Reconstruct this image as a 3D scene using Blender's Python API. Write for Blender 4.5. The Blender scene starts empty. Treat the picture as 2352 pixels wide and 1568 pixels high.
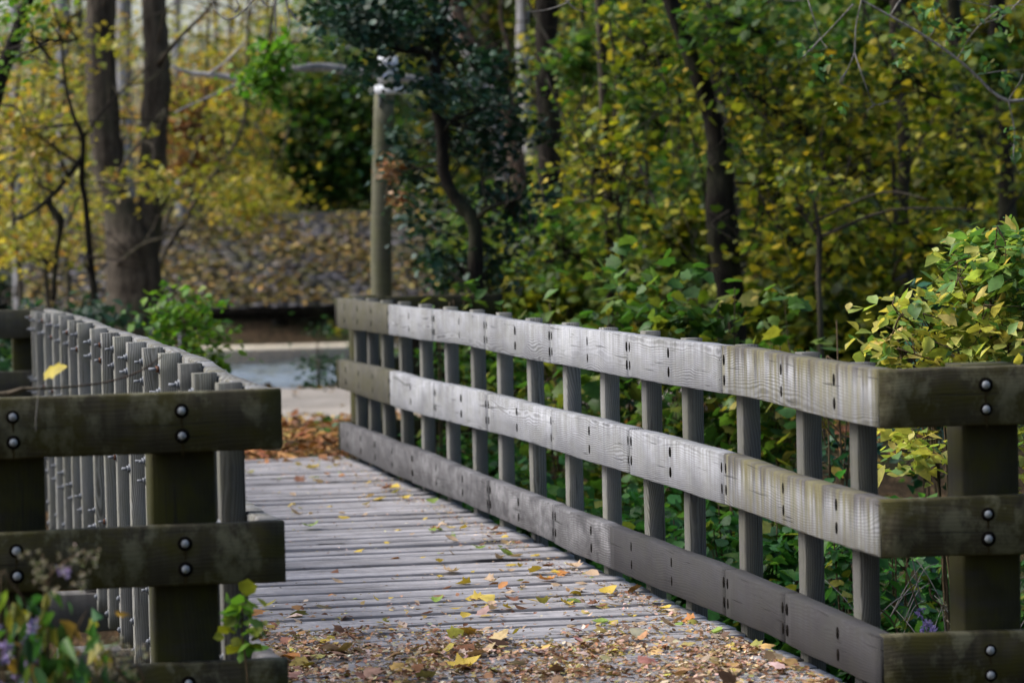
import bpy, math, random
import numpy as np
rnd = random.Random(7)
rng = np.random.default_rng(11)
sc = bpy.context.scene
COL = sc.collection
# ------------------------------------------------------------------ camera
FP = 7600.0                                   # focal length in units of a 2352 px wide frame
YAW, PITCH, ROLL = 0.194975, 0.036595, 0.022423
CAM = np.array([-1.26695, -10.07147, 1.57007])
W = 1.8964                                    # clear width of the footbridge (x = 0 .. W), bridge runs along +Y
LB = 11.96
fw = np.array([math.sin(YAW)*math.cos(PITCH), math.cos(YAW)*math.cos(PITCH), -math.sin(PITCH)])
r0 = np.array([math.cos(YAW), -math.sin(YAW), 0.0]); u0 = np.cross(r0, fw)
rt = math.cos(ROLL)*r0 - math.sin(ROLL)*u0
up = math.sin(ROLL)*r0 + math.cos(ROLL)*u0
from mathutils import Matrix
cam = bpy.data.cameras.new('camera'); camo = bpy.data.objects.new('camera', cam); COL.objects.link(camo)
camo.matrix_world = Matrix(((rt[0], up[0], -fw[0], CAM[0]), (rt[1], up[1], -fw[1], CAM[1]), (rt[2], up[2], -fw[2], CAM[2]), (0, 0, 0, 1)))
cam.sensor_width = 36; cam.lens = FP/2352*36; cam.clip_end = 2000; cam.clip_start = 0.05
cam.dof.use_dof = True; cam.dof.focus_distance = 13.2; cam.dof.aperture_fstop = (cam.lens/1000)/0.034
cam.dof.aperture_blades = 0
sc.camera = camo
# ------------------------------------------------------------------ world, sun, exposure
SUN_EL, SUN_AZ = math.radians(46), math.radians(-72)   # azimuth measured from +Y towards +X
w = bpy.data.worlds.new("World"); sc.world = w; w.use_nodes = True
nt = w.node_tree; bg = nt.nodes['Background']
sky = nt.nodes.new('ShaderNodeTexSky'); sky.sky_type = 'NISHITA'; sky.sun_disc = False
sky.sun_elevation = SUN_EL; sky.sun_rotation = SUN_AZ; sky.air_density = 1.0; sky.dust_density = 4.0; sky.ozone_density = 1.0
nt.links.new(sky.outputs[0], bg.inputs[0]); bg.inputs[1].default_value = 0.11
sl = bpy.data.lights.new('sun', 'SUN'); sl.energy = 1.95; sl.angle = math.radians(36); sl.color = (1.0, 0.985, 0.955)
so = bpy.data.objects.new('sun', sl); COL.objects.link(so)
sd = np.array([math.sin(SUN_AZ)*math.cos(SUN_EL), math.cos(SUN_AZ)*math.cos(SUN_EL), math.sin(SUN_EL)])
from mathutils import Vector
so.rotation_euler = Vector(sd).to_track_quat('Z', 'Y').to_euler()
sc.view_settings.view_transform = 'Standard'; sc.view_settings.look = 'None'
sc.view_settings.exposure = 1.15; sc.view_settings.gamma = 1
sc.render.engine = 'CYCLES'
cy = sc.cycles
cy.use_denoising = True; cy.max_bounces = 6; cy.diffuse_bounces = 3; cy.glossy_bounces = 3; cy.transmission_bounces = 4
cy.transparent_max_bounces = 4; cy.use_adaptive_sampling = True; cy.adaptive_threshold = 0.015; cy.caustics_reflective = False; cy.caustics_refractive = False
try: cy.denoiser = 'OPENIMAGEDENOISE'
except Exception: pass
# ------------------------------------------------------------------ projection helpers (used to read real positions off the photograph)
def ray(px, py): return fw + rt*((px-1176)/FP) - up*((py-784)/FP)
def P(px, py, Z): return CAM + ray(px, py)*Z
def onx(px, py, x): d = ray(px, py); return CAM + d*((x-CAM[0])/d[0])
def ony(px, py, y): d = ray(px, py); return CAM + d*((y-CAM[1])/d[1])
def onz(px, py, z): d = ray(px, py); return CAM + d*((z-CAM[2])/d[2])
# ------------------------------------------------------------------ object helpers
def tag(o, label=None, cat=None, group=None, kind=None):
    if label: o['label'] = label
    if cat: o['category'] = cat
    if group: o['group'] = group
    if kind: o['kind'] = kind
    return o
def thing(name, label, cat, loc=(0, 0, 0), group=None):
    o = bpy.data.objects.new(name, None); COL.objects.link(o); o.location = loc; o.empty_display_size = 0.2
    return tag(o, label, cat, group)
def link(name, me, mat, parent=None):
    if mat is not None and len(me.materials) == 0: me.materials.append(mat)
    o = bpy.data.objects.new(name, me); COL.objects.link(o)
    if parent is not None:
        o.parent = parent; o.matrix_parent_inverse = Matrix.Translation(-Vector(parent.location)) if parent.parent is None else Matrix.Identity(4)
    return o
def np_mesh(name, V, faces, attrs=None, smooth=False):
    """faces: list of (k, int array (n,k)); attrs: dict name -> (type, per-vertex array)"""
    me = bpy.data.meshes.new(name)
    V = np.asarray(V, dtype=np.float32)
    me.vertices.add(len(V)); me.vertices.foreach_set('co', V.ravel())
    loops = []; starts = []; s = 0
    for k, F in faces:
        F = np.asarray(F, dtype=np.int32)
        if len(F) == 0: continue
        loops.append(F.ravel()); starts.append(np.arange(len(F))*k + s); s += len(F)*k
    loops = np.concatenate(loops); starts = np.concatenate(starts).astype(np.int32)
    me.loops.add(len(loops)); me.loops.foreach_set('vertex_index', loops)
    me.polygons.add(len(starts)); me.polygons.foreach_set('loop_start', starts)
    me.update(calc_edges=True)
    if smooth: me.polygons.foreach_set('use_smooth', np.ones(len(starts), dtype=bool))
    for n, (t, arr) in (attrs or {}).items():
        a = me.attributes.new(n, t, 'POINT')
        arr = np.asarray(arr, dtype=np.float32)
        if t == 'FLOAT_COLOR':
            if arr.shape[1] == 3: arr = np.concatenate([arr, np.ones((len(arr), 1), np.float32)], 1)
            a.data.foreach_set('color', arr.ravel())
        elif t == 'FLOAT_VECTOR': a.data.foreach_set('vector', arr.ravel())
        else: a.data.foreach_set('value', arr.ravel())
    me.validate()
    return me
class Acc:                                    # accumulates pieces into ONE mesh
    def __init__(s): s.V = []; s.F = {}; s.A = {}; s.n = 0
    def add(s, V, faces, **attrs):
        V = np.asarray(V, float)
        for k, F in faces:
            if len(F): s.F.setdefault(k, []).append(np.asarray(F)+s.n)
        s.V.append(V); s.n += len(V)
        for n, a in attrs.items(): s.A.setdefault(n, []).append(np.asarray(a, float))
    def build(s, name, mat, parent=None, smooth=False, types=None):
        types = types or {}
        at = {n: (types.get(n, 'FLOAT_COLOR' if n == 'col' else 'FLOAT_VECTOR'), np.concatenate(a)) for n, a in s.A.items()}
        me = np_mesh(name, np.concatenate(s.V), [(k, np.concatenate(f)) for k, f in s.F.items()], at, smooth)
        return link(name, me, mat, parent)
# ------------------------------------------------------------------ node helpers
class NT:
    def __init__(s, name):
        s.m = bpy.data.materials.new(name); s.m.use_nodes = True; s.t = s.m.node_tree; s.t.nodes.clear()
    def n(s, typ, **kw):
        nd = s.t.nodes.new(typ)
        for k, v in kw.items():
            if k.startswith('i_'): pass
            else: setattr(nd, k, v)
        return nd
    def l(s, a, b): s.t.links.new(a, b)
    def math(s, op, a, b=None, c=None, clamp=False):
        nd = s.n('ShaderNodeMath', operation=op, use_clamp=clamp)
        for i, v in enumerate((a, b, c)):
            if v is None: continue
            if isinstance(v, (int, float)): nd.inputs[i].default_value = v
            else: s.l(v, nd.inputs[i])
        return nd.outputs[0]
    def comb(s, x, y, z):
        nd = s.n('ShaderNodeCombineXYZ')
        for i, v in enumerate((x, y, z)):
            if isinstance(v, (int, float)): nd.inputs[i].default_value = v
            else: s.l(v, nd.inputs[i])
        return nd.outputs[0]
    def noise(s, vec, scale=1.0, detail=3.0, rough=0.55, dist=0.0, out='Fac'):
        nd = s.n('ShaderNodeTexNoise'); nd.inputs['Scale'].default_value = scale; nd.inputs['Detail'].default_value = detail
        nd.inputs['Roughness'].default_value = rough; nd.inputs['Distortion'].default_value = dist
        if vec is not None: s.l(vec, nd.inputs['Vector'])
        return nd.outputs[out]
    def ramp(s, fac, stops, interp='LINEAR'):
        nd = s.n('ShaderNodeValToRGB'); cr = nd.color_ramp; cr.interpolation = interp
        while len(cr.elements) > 1: cr.elements.remove(cr.elements[-1])
        cr.elements[0].position = stops[0][0]; cr.elements[0].color = (*stops[0][1], 1) if len(stops[0][1]) == 3 else stops[0][1]
        for p, c in stops[1:]:
            e = cr.elements.new(p); e.color = (*c, 1)
        s.l(fac, nd.inputs[0]); return nd.outputs[0]
    def mr(s, v, a, b, c=0.0, d=1.0):
        nd = s.n('ShaderNodeMapRange'); nd.clamp = True
        for i, q in zip((1, 2, 3, 4), (a, b, c, d)):
            if isinstance(q, (int, float)): nd.inputs[i].default_value = q
            else: s.l(q, nd.inputs[i])
        s.l(v, nd.inputs[0]); return nd.outputs[0]
    def mix(s, fac, a, b, blend='MIX'):
        nd = s.n('ShaderNodeMix', data_type='RGBA', blend_type=blend)
        for i, v in ((0, fac), (6, a), (7, b)):
            if isinstance(v, (int, float)): nd.inputs[i].default_value = v
            elif isinstance(v, tuple): nd.inputs[i].default_value = (*v, 1)
            else: s.l(v, nd.inputs[i])
        return nd.outputs[2]
    def bsdf(s, col, rough=0.8, height=None, bump=0.5, bdist=0.002, spec=0.3, metal=0.0):
        p = s.n('ShaderNodeBsdfPrincipled'); o = s.n('ShaderNodeOutputMaterial')
        if isinstance(col, tuple): p.inputs['Base Color'].default_value = (*col, 1)
        else: s.l(col, p.inputs['Base Color'])
        if isinstance(rough, (int, float)): p.inputs['Roughness'].default_value = rough
        else: s.l(rough, p.inputs['Roughness'])
        p.inputs['Specular IOR Level'].default_value = spec; p.inputs['Metallic'].default_value = metal
        if height is not None:
            b = s.n('ShaderNodeBump'); b.inputs['Strength'].default_value = bump; b.inputs['Distance'].default_value = bdist
            s.l(height, b.inputs['Height']); s.l(b.outputs[0], p.inputs['Normal'])
        s.l(p.outputs[0], o.inputs[0]); return s.m

def wood(name, light, dark, ringw=0.010, ringamt=0.8, blotch=0.35, streak=0.5, algae=0.0, alg_col=(0.06, 0.065, 0.02), patch=None, crack=0.6, rough=0.85, ringsharp=(0.35, 0.9), fine=0.25, streakcol=(0.03, 0.028, 0.03), cscale=75.0, cth=0.66, wander=0.13, runoff=True, topstain=False):
    """weathered timber: growth rings cut by the board's faces, knots, drying cracks, run-off stains, algae"""
    t = NT(name)
    wc = t.n('ShaderNodeAttribute', attribute_name='wc').outputs['Vector']
    ws = t.n('ShaderNodeAttribute', attribute_name='ws').outputs['Vector']
    sp = t.n('ShaderNodeSeparateXYZ'); t.l(wc, sp.inputs[0]); L, A, D = sp.outputs
    sq = t.n('ShaderNodeSeparateXYZ'); t.l(ws, sq.inputs[0]); tint, pith, st = sq.outputs
    n1 = t.noise(t.comb(t.math('MULTIPLY', L, 1.1), t.math('MULTIPLY', A, 3.0), t.math('MULTIPLY', D, 3.0)), 1.0, 2.0, 0.5)
    n2 = t.noise(t.comb(t.math('MULTIPLY', L, 5.0), t.math('MULTIPLY', A, 9.0), D), 1.0, 3.0, 0.55)
    # knots
    vo = t.n('ShaderNodeTexVoronoi', feature='F1'); vo.inputs['Scale'].default_value = 1.0
    t.l(t.comb(t.math('MULTIPLY', L, 1.2), t.math('MULTIPLY', A, 4.5), 0.0), vo.inputs['Vector'])
    kn = t.mr(vo.outputs['Distance'], 0.0, 0.42, 1.0, 0.0); kn2 = t.math('POWER', kn, 2.0)
    a1 = t.math('ADD', t.math('SUBTRACT', A, pith), t.math('MULTIPLY', t.math('SUBTRACT', n1, 0.5), wander))
    dist = t.math('SQRT', t.math('ADD', t.math('MULTIPLY', a1, a1), t.math('POWER', t.math('ADD', D, 0.02), 2.0)))
    dist = t.math('ADD', dist, t.math('MULTIPLY', kn2, 0.05))
    dist = t.math('ADD', dist, t.math('MULTIPLY', n2, 0.018))
    s_ = t.math('SINE', t.math('MULTIPLY', dist, 2*math.pi/ringw))
    am = t.mr(t.noise(t.comb(t.math('MULTIPLY', L, 1.3), t.math('MULTIPLY', A, 4.0), 7.0), 1.0, 2.0, 0.5), 0.35, 0.62, 0.25, 1.0)
    band = t.math('SUBTRACT', 1.0, t.math('MULTIPLY', am, t.mr(s_, ringsharp[0]-1.0, ringsharp[1], 0.0, ringamt)))
    fib = t.noise(t.comb(t.math('MULTIPLY', L, 8.0), t.math('MULTIPLY', A, 320.0), t.math('MULTIPLY', D, 320.0)), 1.0, 3.0, 0.6)
    bl = t.noise(t.comb(t.math('MULTIPLY', L, 2.5), t.math('MULTIPLY', A, 5.0), D), 1.0, 4.0, 0.6)
    f = t.math('MULTIPLY', band, t.mr(fib, 0.2, 0.7, 1.0-fine, 1.0))
    f = t.math('MULTIPLY', f, t.mr(bl, 0.3, 0.62, 1.0-blotch, 1.0))
    f = t.math('MULTIPLY', f, tint, clamp=True)
    col = t.mix(f, dark, light)
    # run-off stains: narrow across the length, long down the face
    sn = t.noise(t.comb(t.math('MULTIPLY', L, 26.0), t.math('MULTIPLY', A, 1.6), 0.0), 1.0, 3.0, 0.6)
    sf = t.math('MULTIPLY', t.mr(sn, 0.42, 0.62, 0.0, streak), st)
    if runoff: sf = t.math('MULTIPLY', sf, t.mr(t.math('ADD', A, t.math('MULTIPLY', bl, 0.12)), 0.06, 0.24, 0.25, 1.0))
    col = t.mix(sf, col, streakcol)
    if topstain: 
        tf = t.math('MULTIPLY', t.mr(t.math('ADD', A, t.math('MULTIPLY', sn, 0.09)), 0.165, 0.215, 0.0, 0.85), t.mr(st, 0.8, 1.2, 0.0, 1.0)); col = t.mix(tf, col, (0.05, 0.045, 0.045))
        gf = t.math('MULTIPLY', t.mr(t.noise(t.comb(t.math('MULTIPLY', L, 18.0), t.math('MULTIPLY', A, 2.0), 5.0), 1.0, 3.0, 0.6), 0.42, 0.62, 0.0, 0.6), t.mr(st, 0.8, 1.2, 0.0, 1.0)); col = t.mix(gf, col, (0.14, 0.125, 0.045))
    if algae > 0:
        an = t.noise(t.comb(t.math('MULTIPLY', L, 5.0), t.math('MULTIPLY', A, 7.0), D), 1.0, 4.0, 0.65)
        col = t.mix(t.mr(an, 0.42, 0.62, 0.0, algae), col, alg_col)
    if patch is not None:
        pn = t.noise(t.comb(t.math('MULTIPLY', L, 8.0), t.math('ADD', t.math('MULTIPLY', A, 6.0), 31.0), D), 1.0, 4.5, 0.68)
        col = t.mix(t.mr(pn, 0.50, 0.62, 0.0, 0.85), col, patch)
    cn = t.noise(t.comb(t.math('MULTIPLY', L, 2.2), t.math('MULTIPLY', A, cscale), t.math('MULTIPLY', D, cscale)), 1.0, 2.0, 0.5)
    cf = t.mr(cn, cth, cth+0.04, 0.0, crack)
    col = t.mix(cf, col, (0.012, 0.011, 0.011))
    h = t.math('SUBTRACT', t.math('ADD', t.math('MULTIPLY', band, 0.5), t.math('MULTIPLY', fib, 0.5)), t.math('MULTIPLY', cf, 1.5))
    return t.bsdf(col, rough, h, 0.7, 0.0025, 0.25)

M = {}
M['rail'] = wood('weathered_rail_wood', (0.41, 0.425, 0.465), (0.045, 0.045, 0.046), ringw=0.0085, ringamt=0.72, blotch=0.5, streak=0.85, topstain=True, algae=0.18, alg_col=(0.13, 0.13, 0.06))
M['kick'] = wood('weathered_low_rail_wood', (0.36, 0.36, 0.38), (0.03, 0.029, 0.031), ringw=0.010, ringamt=0.6, blotch=0.8, streak=0.85, algae=0.85, alg_col=(0.04, 0.039, 0.043), crack=0.8)
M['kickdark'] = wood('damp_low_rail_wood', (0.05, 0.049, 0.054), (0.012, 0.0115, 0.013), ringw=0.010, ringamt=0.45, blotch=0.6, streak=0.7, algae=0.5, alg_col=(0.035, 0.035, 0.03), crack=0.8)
M['picket'] = wood('weathered_baluster_wood', (0.25, 0.25, 0.24), (0.035, 0.034, 0.03), ringw=0.009, ringamt=0.75, blotch=0.35, streak=0.15, algae=0.3, alg_col=(0.11, 0.11, 0.06))
M['wing'] = wood('mossy_rail_wood', (0.080, 0.070, 0.042), (0.013, 0.011, 0.006), ringw=0.012, ringamt=0.4, blotch=0.8, streak=0.6, algae=0.85, alg_col=(0.042, 0.038, 0.004), patch=(0.115, 0.11, 0.068), streakcol=(0.007, 0.006, 0.004))
M['wingpost'] = wood('mossy_post_wood', (0.040, 0.037, 0.015), (0.008, 0.0075, 0.003), ringw=0.012, ringamt=0.4, blotch=0.8, streak=0.5, algae=0.9, alg_col=(0.034, 0.034, 0.004))
M['farrail'] = wood('shaded_far_rail_wood', (0.105, 0.10, 0.08), (0.022, 0.021, 0.014), algae=0.6, ringamt=0.4, blotch=0.7, streak=0.8, alg_col=(0.05, 0.048, 0.02))  # shade over the far rails is put into this darker olive colour
M['deck'] = wood('weathered_deck_wood', (0.44, 0.43, 0.455), (0.05, 0.048, 0.05), ringw=0.016, ringamt=0.4, blotch=0.5, streak=0.25, crack=0.9, algae=0.0, fine=0.45, cscale=34.0, cth=0.61)
M['beam'] = wood('dark_beam_wood', (0.12, 0.115, 0.11), (0.025, 0.024, 0.022), ringamt=0.5)
M['pole'] = wood('round_pole_wood', (0.15, 0.148, 0.10), (0.04, 0.04, 0.025), ringamt=0.2, streak=0.4, algae=0.6, alg_col=(0.09, 0.095, 0.045))
t = NT('galvanised_steel'); M['zinc'] = t.bsdf(t.ramp(t.noise(t.n('ShaderNodeTexCoord').outputs['Object'], 60, 2), [(0.3, (0.20, 0.215, 0.24)), (0.7, (0.36, 0.38, 0.41))]), 0.62, None, metal=0.1, spec=0.3)
t = NT('dull_zinc_steel'); M['dullzinc'] = t.bsdf((0.15, 0.16, 0.18), 0.7, None, metal=0.0, spec=0.2)
t = NT('rusty_steel'); M['rust'] = t.bsdf(t.ramp(t.noise(t.n('ShaderNodeTexCoord').outputs['Object'], 60, 3), [(0.3, (0.05, 0.02, 0.012)), (0.7, (0.16, 0.07, 0.04))]), 0.8, None, metal=0.2)
t = NT('painted_recess_shade'); M['runstain'] = NT('rusty_run_stain').bsdf((0.030, 0.022, 0.008), 0.85, None, spec=0.1)
M['recess_shade'] = t.bsdf((0.006, 0.005, 0.004), 0.9, None, spec=0.05)  # near-black disc colour stands for the shade inside the bolt holes

def leafmat(name, trans=0.35, rough=0.5, spec=0.35, objcol=False, vein=False):
    t = NT(name)
    if objcol:
        c = t.n('ShaderNodeObjectInfo').outputs['Color']
    else:
        c = t.n('ShaderNodeAttribute', attribute_name='col').outputs['Color']
    tc = t.n('ShaderNodeTexCoord').outputs['Object']
    nn = t.noise(tc, 28.0 if not objcol else 55.0, 3, 0.6)
    c2 = t.mix(1.0, c, t.ramp(nn, [(0.3, (0.62, 0.6, 0.55)), (0.6, (1.0, 1.0, 1.0)), (0.8, (1.15, 1.08, 1.0))]), 'MULTIPLY')
    p = t.n('ShaderNodeBsdfPrincipled'); t.l(c2, p.inputs['Base Color']); p.inputs['Roughness'].default_value = rough; p.inputs['Specular IOR Level'].default_value = spec
    tr = t.n('ShaderNodeBsdfTranslucent'); t.l(t.mix(1.0, c2, (1.0, 1.0, 0.55), 'MULTIPLY'), tr.inputs[0])
    mx = t.n('ShaderNodeMixShader'); mx.inputs[0].default_value = trans
    o = t.n('ShaderNodeOutputMaterial'); t.l(p.outputs[0], mx.inputs[1]); t.l(tr.outputs[0], mx.inputs[2]); t.l(mx.outputs[0], o.inputs[0])
    return t.m
M['leaf'] = leafmat('foliage_leaf', 0.5)
M['leafdark'] = leafmat('glossy_dark_leaf', 0.22, 0.5, 0.3)
M['litter'] = leafmat('dry_leaf_litter', 0.12, 0.75, 0.2)
M['fallen'] = leafmat('fallen_leaf_surface', 0.2, 0.6, 0.3, objcol=True)

def bark(name, a, b, scale=14.0, stretch=0.18):
    t = NT(name); tc = t.n('ShaderNodeTexCoord').outputs['Object']
    mp = t.n('ShaderNodeMapping'); mp.inputs['Scale'].default_value = (1, 1, stretch); t.l(tc, mp.inputs[0])
    n = t.noise(mp.outputs[0], scale, 5, 0.65); n2 = t.noise(tc, 2.2, 3, 0.6)
    c = t.mix(t.mr(n, 0.35, 0.65), a, b)
    c = t.mix(t.mr(n2, 0.5, 0.7, 0.0, 0.5), c, (0.05, 0.055, 0.03))
    return t.bsdf(c, 0.9, n, 1.0, 0.03, 0.15)
M['bark'] = bark('grey_brown_bark', (0.022, 0.018, 0.014), (0.085, 0.07, 0.055))
M['barkdark'] = bark('dark_wet_bark', (0.004, 0.0035, 0.003), (0.020, 0.016, 0.012))
M['barkred'] = bark('reddish_brown_bark', (0.03, 0.02, 0.016), (0.12, 0.085, 0.065))
M['barkgrey'] = bark('pale_grey_bark', (0.15, 0.148, 0.15), (0.34, 0.33, 0.34), 8.0)
M['twig'] = bark('pale_twig_bark', (0.12, 0.11, 0.105), (0.30, 0.28, 0.26), 30)
M['stem'] = bark('brown_stem', (0.05, 0.035, 0.02), (0.14, 0.10, 0.06), 40)

# ------------------------------------------------------------------ timber board builder
def smooth_rand(n, amp, k=3):
    a = rng.normal(0, 1, n+2*k); ker = np.ones(2*k+1)/(2*k+1)
    return np.convolve(a, ker, 'same')[k:k+n]*amp*math.sqrt(2*k+1)*0.6
def board(acc, A, B, nvec, th, tint=1.0, pith=None, stain=1.0, c=0.005, step=0.07, rag=0.0012, seed=None):
    """A,B: polylines (same count) of the front face's two long edges; nvec: unit vector from front to back; th: thickness"""
    A = np.asarray(A, float); B = np.asarray(B, float); nvec = np.asarray(nvec, float); nvec = nvec/np.linalg.norm(nvec)
    mid = (A+B)/2; seg = np.linalg.norm(np.diff(mid, axis=0), axis=1); s = np.concatenate([[0], np.cumsum(seg)])
    n = max(2, int(s[-1]/step)+1); q = np.linspace(0, s[-1], n)
    A = np.stack([np.interp(q, s, A[:, i]) for i in range(3)], 1); B = np.stack([np.interp(q, s, B[:, i]) for i in range(3)], 1)
    U = A-B; h = np.linalg.norm(U, axis=1, keepdims=True); U = U/h
    if n > 6:
        A = A + U*smooth_rand(n, rag)[:, None]; B = B + U*smooth_rand(n, rag)[:, None]
        off = nvec*smooth_rand(n, rag)[:, None]; A = A+off; B = B+off
    cc = c*(1+0.35*rng.random((n, 1)))
    R = [A-U*cc, A+nvec*cc, A+nvec*(th-cc), A+nvec*th-U*cc, B+nvec*th+U*cc, B+nvec*(th-cc), B+nvec*cc, B+U*cc]
    hh = h[:, 0]; z = np.zeros(n)
    C = [(q, hh-c, z), (q, hh, z+c), (q, hh, z+th-c), (q, hh-c, z+th), (q, z+c, z+th), (q, z, z+th-c), (q, z, z+c), (q, z+c, z)]
    V = np.stack(R, 1).reshape(-1, 3)
    sd_ = rng.random()*60 if seed is None else seed
    WC = np.stack([np.stack([x+sd_, y, k], -1) for x, y, k in C], 1).reshape(-1, 3)
    i = np.arange(n-1)[:, None]*8; j = np.arange(8)[None, :]; j2 = (j+1) % 8
    F = np.stack([i+j, i+8+j, i+8+j2, i+j2], -1).reshape(-1, 4)
    caps = np.array([np.arange(8)[::1], (np.arange(8)+(n-1)*8)[::-1]])
    if pith is None: pith = rng.uniform(-0.12, 0.3)
    WS = np.tile([tint, pith, stain], (len(V), 1))
    acc.add(V, [(4, F), (8, caps)], wc=WC, ws=WS)
def one_board(name, mat, parent, *a, **k):
    acc = Acc(); board(acc, *a, **k); return acc.build(name, mat, parent)
def tube(acc, pts, rad, n=8, sub=6, wob=0.06, col=None, wood_attr=False):
    pts = np.asarray(pts, float); rad = np.asarray(rad, float)
    m = len(pts)
    if m > 2 and sub > 1:                     # catmull-rom
        pp = np.vstack([2*pts[0]-pts[1], pts, 2*pts[-1]-pts[-2]]); out = []; ro = []
        for i in range(m-1):
            for t_ in np.linspace(0, 1, sub, endpoint=False):
                a, b, c, d = pp[i], pp[i+1], pp[i+2], pp[i+3]
                out.append(0.5*((2*b)+(-a+c)*t_+(2*a-5*b+4*c-d)*t_**2+(-a+3*b-3*c+d)*t_**3)); ro.append(rad[i]*(1-t_)+rad[i+1]*t_)
        out.append(pts[-1]); ro.append(rad[-1]); pts = np.array(out); rad = np.array(ro)
    k = len(pts); T = np.gradient(pts, axis=0); T /= np.linalg.norm(T, axis=1, keepdims=True)+1e-9
    ref = np.array([0.31, 0.95, 0.05]) if abs(T[:, 2]).mean() > 0.6 else np.array([0.05, 0.1, 1.0])
    X = np.cross(T, ref); X /= np.linalg.norm(X, axis=1, keepdims=True); Y = np.cross(T, X)
    an = np.linspace(0, 2*math.pi, n, endpoint=False)
    rr = rad[:, None]*(1+wob*rng.normal(0, 1, (k, n)))
    V = pts[:, None, :]+X[:, None, :]*(np.cos(an)[None, :, None]*rr[..., None])+Y[:, None, :]*(np.sin(an)[None, :, None]*rr[..., None])
    i = np.arange(k-1)[:, None]*n; j = np.arange(n)[None, :]; j2 = (j+1) % n
    F = np.stack([i+j, i+j2, i+n+j2, i+n+j], -1).reshape(-1, 4)
    at = {}
    if col is not None: at['col'] = np.tile(col, (k*n, 1))
    if wood_attr:
        s = np.arange(k)/max(1, k-1)*np.linalg.norm(pts[-1]-pts[0])
        at['wc'] = np.stack([np.repeat(s, n), np.tile(an/(2*math.pi)*0.4, k), np.zeros(k*n)], 1); at['ws'] = np.tile([0.9, 0.1, 1.0], (k*n, 1))
    acc.add(V.reshape(-1, 3), [(4, F), (n, np.array([np.arange(n)[::-1], np.arange(n)+(k-1)*n]))], **at)
# ------------------------------------------------------------------ leaves
OVAL = (np.array([(0, 0, 0), (.26, .28, .05), (.30, .55, .06), (0, 1, -.06), (-.30, .55, .06), (-.26, .28, .05), (0, .3, -.01), (0, .62, -.03)]),
        [(3, [(0, 1, 6), (0, 6, 5), (2, 3, 7), (7, 3, 4)]), (4, [(6, 1, 2, 7), (6, 7, 4, 5)])])
LANCE = (OVAL[0]*np.array([.55, 1, 1.4]), OVAL[1])
DIAM = (np.array([(0, 0, 0), (.30, .5, .07), (0, 1, -.05), (-.30, .5, .07)]), [(3, [(0, 1, 2), (0, 2, 3)])])
ROUND = (np.array([(0, 0, 0), (.36, .25, .04), (.42, .6, .05), (0, .95, -.04), (-.42, .6, .05), (-.36, .25, .04), (0, .3, -.01), (0, .62, -.03)]), OVAL[1])
_mp = [(0, 0), (.20, .05), (.46, .10), (.38, .30), (.55, .52), (.36, .55), (.26, .74), (0, 1), (-.26, .74), (-.36, .55), (-.55, .52), (-.38, .30), (-.46, .10), (-.20, .05)]
MAPLE = (np.array([(x, y, -.10*abs(x)-.08*y*y) for x, y in _mp]+[(0, .4, .03)]), [(3, [(i, (i+1) % 14, 14) for i in range(14)])])
TEMPL = dict(oval=OVAL, lance=LANCE, diam=DIAM, round=ROUND, maple=MAPLE)
def leaves(acc, C, size, palette, weights=None, templ='oval', flat=0.5, droop=0.3, colvar=0.12, zmixcol=None):
    """C: (N,3) leaf bases; a leaf's normal leans to +Z by `flat`, its tip hangs by `droop`"""
    C = np.asarray(C); N = len(C); T, Fs = TEMPL[templ]
    nrm = rng.normal(0, 1, (N, 3)); nrm[:, 2] = np.abs(nrm[:, 2])+flat*2.0; nrm /= np.linalg.norm(nrm, axis=1, keepdims=True)
    d = rng.normal(0, 1, (N, 3)); d[:, 2] -= droop*1.6
    d -= nrm*(d*nrm).sum(1, keepdims=True); d /= np.linalg.norm(d, axis=1, keepdims=True)+1e-9
    x = np.cross(d, nrm)
    s = size*rng.uniform(0.5, 1.4, (N, 1, 1))
    Tt = np.broadcast_to(T, (N,)+T.shape)*np.array([1, 1, 1.0])
    Tt = Tt*np.stack([np.ones(N), np.ones(N), rng.uniform(-1.5, 3.0, N)], 1)[:, None, :]
    V = C[:, None, :]+s*(Tt[..., 0:1]*x[:, None, :]+Tt[..., 1:2]*d[:, None, :]+Tt[..., 2:3]*nrm[:, None, :])
    pal = np.asarray(palette, float); wts = None if weights is None else np.asarray(weights, float)/np.sum(weights)
    ci = rng.choice(len(pal), N, p=wts); ci2 = rng.choice(len(pal), N, p=wts); mixf = rng.random((N, 1))*0.35
    c = (pal[ci]*(1-mixf)+pal[ci2]*mixf)*(1+rng.normal(0, colvar, (N, 1)))
    c = np.clip(c*(1+rng.normal(0, colvar*0.4, (N, 3))), 0.002, 1)
    k = T.shape[0]; base = (np.arange(N)*k)[:, None, None]
    faces = [(kk, (base+np.asarray(f)[None]).reshape(-1, kk)) for kk, f in Fs]
    acc.add(V.reshape(-1, 3), faces, col=np.repeat(c, k, axis=0))
def in_ell(n, c, r):
    v = rng.normal(0, 1, (n, 3)); v /= np.linalg.norm(v, axis=1, keepdims=True)
    return np.asarray(c)+v*(rng.random((n, 1))**(1/2.6))*np.asarray(r)
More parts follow.
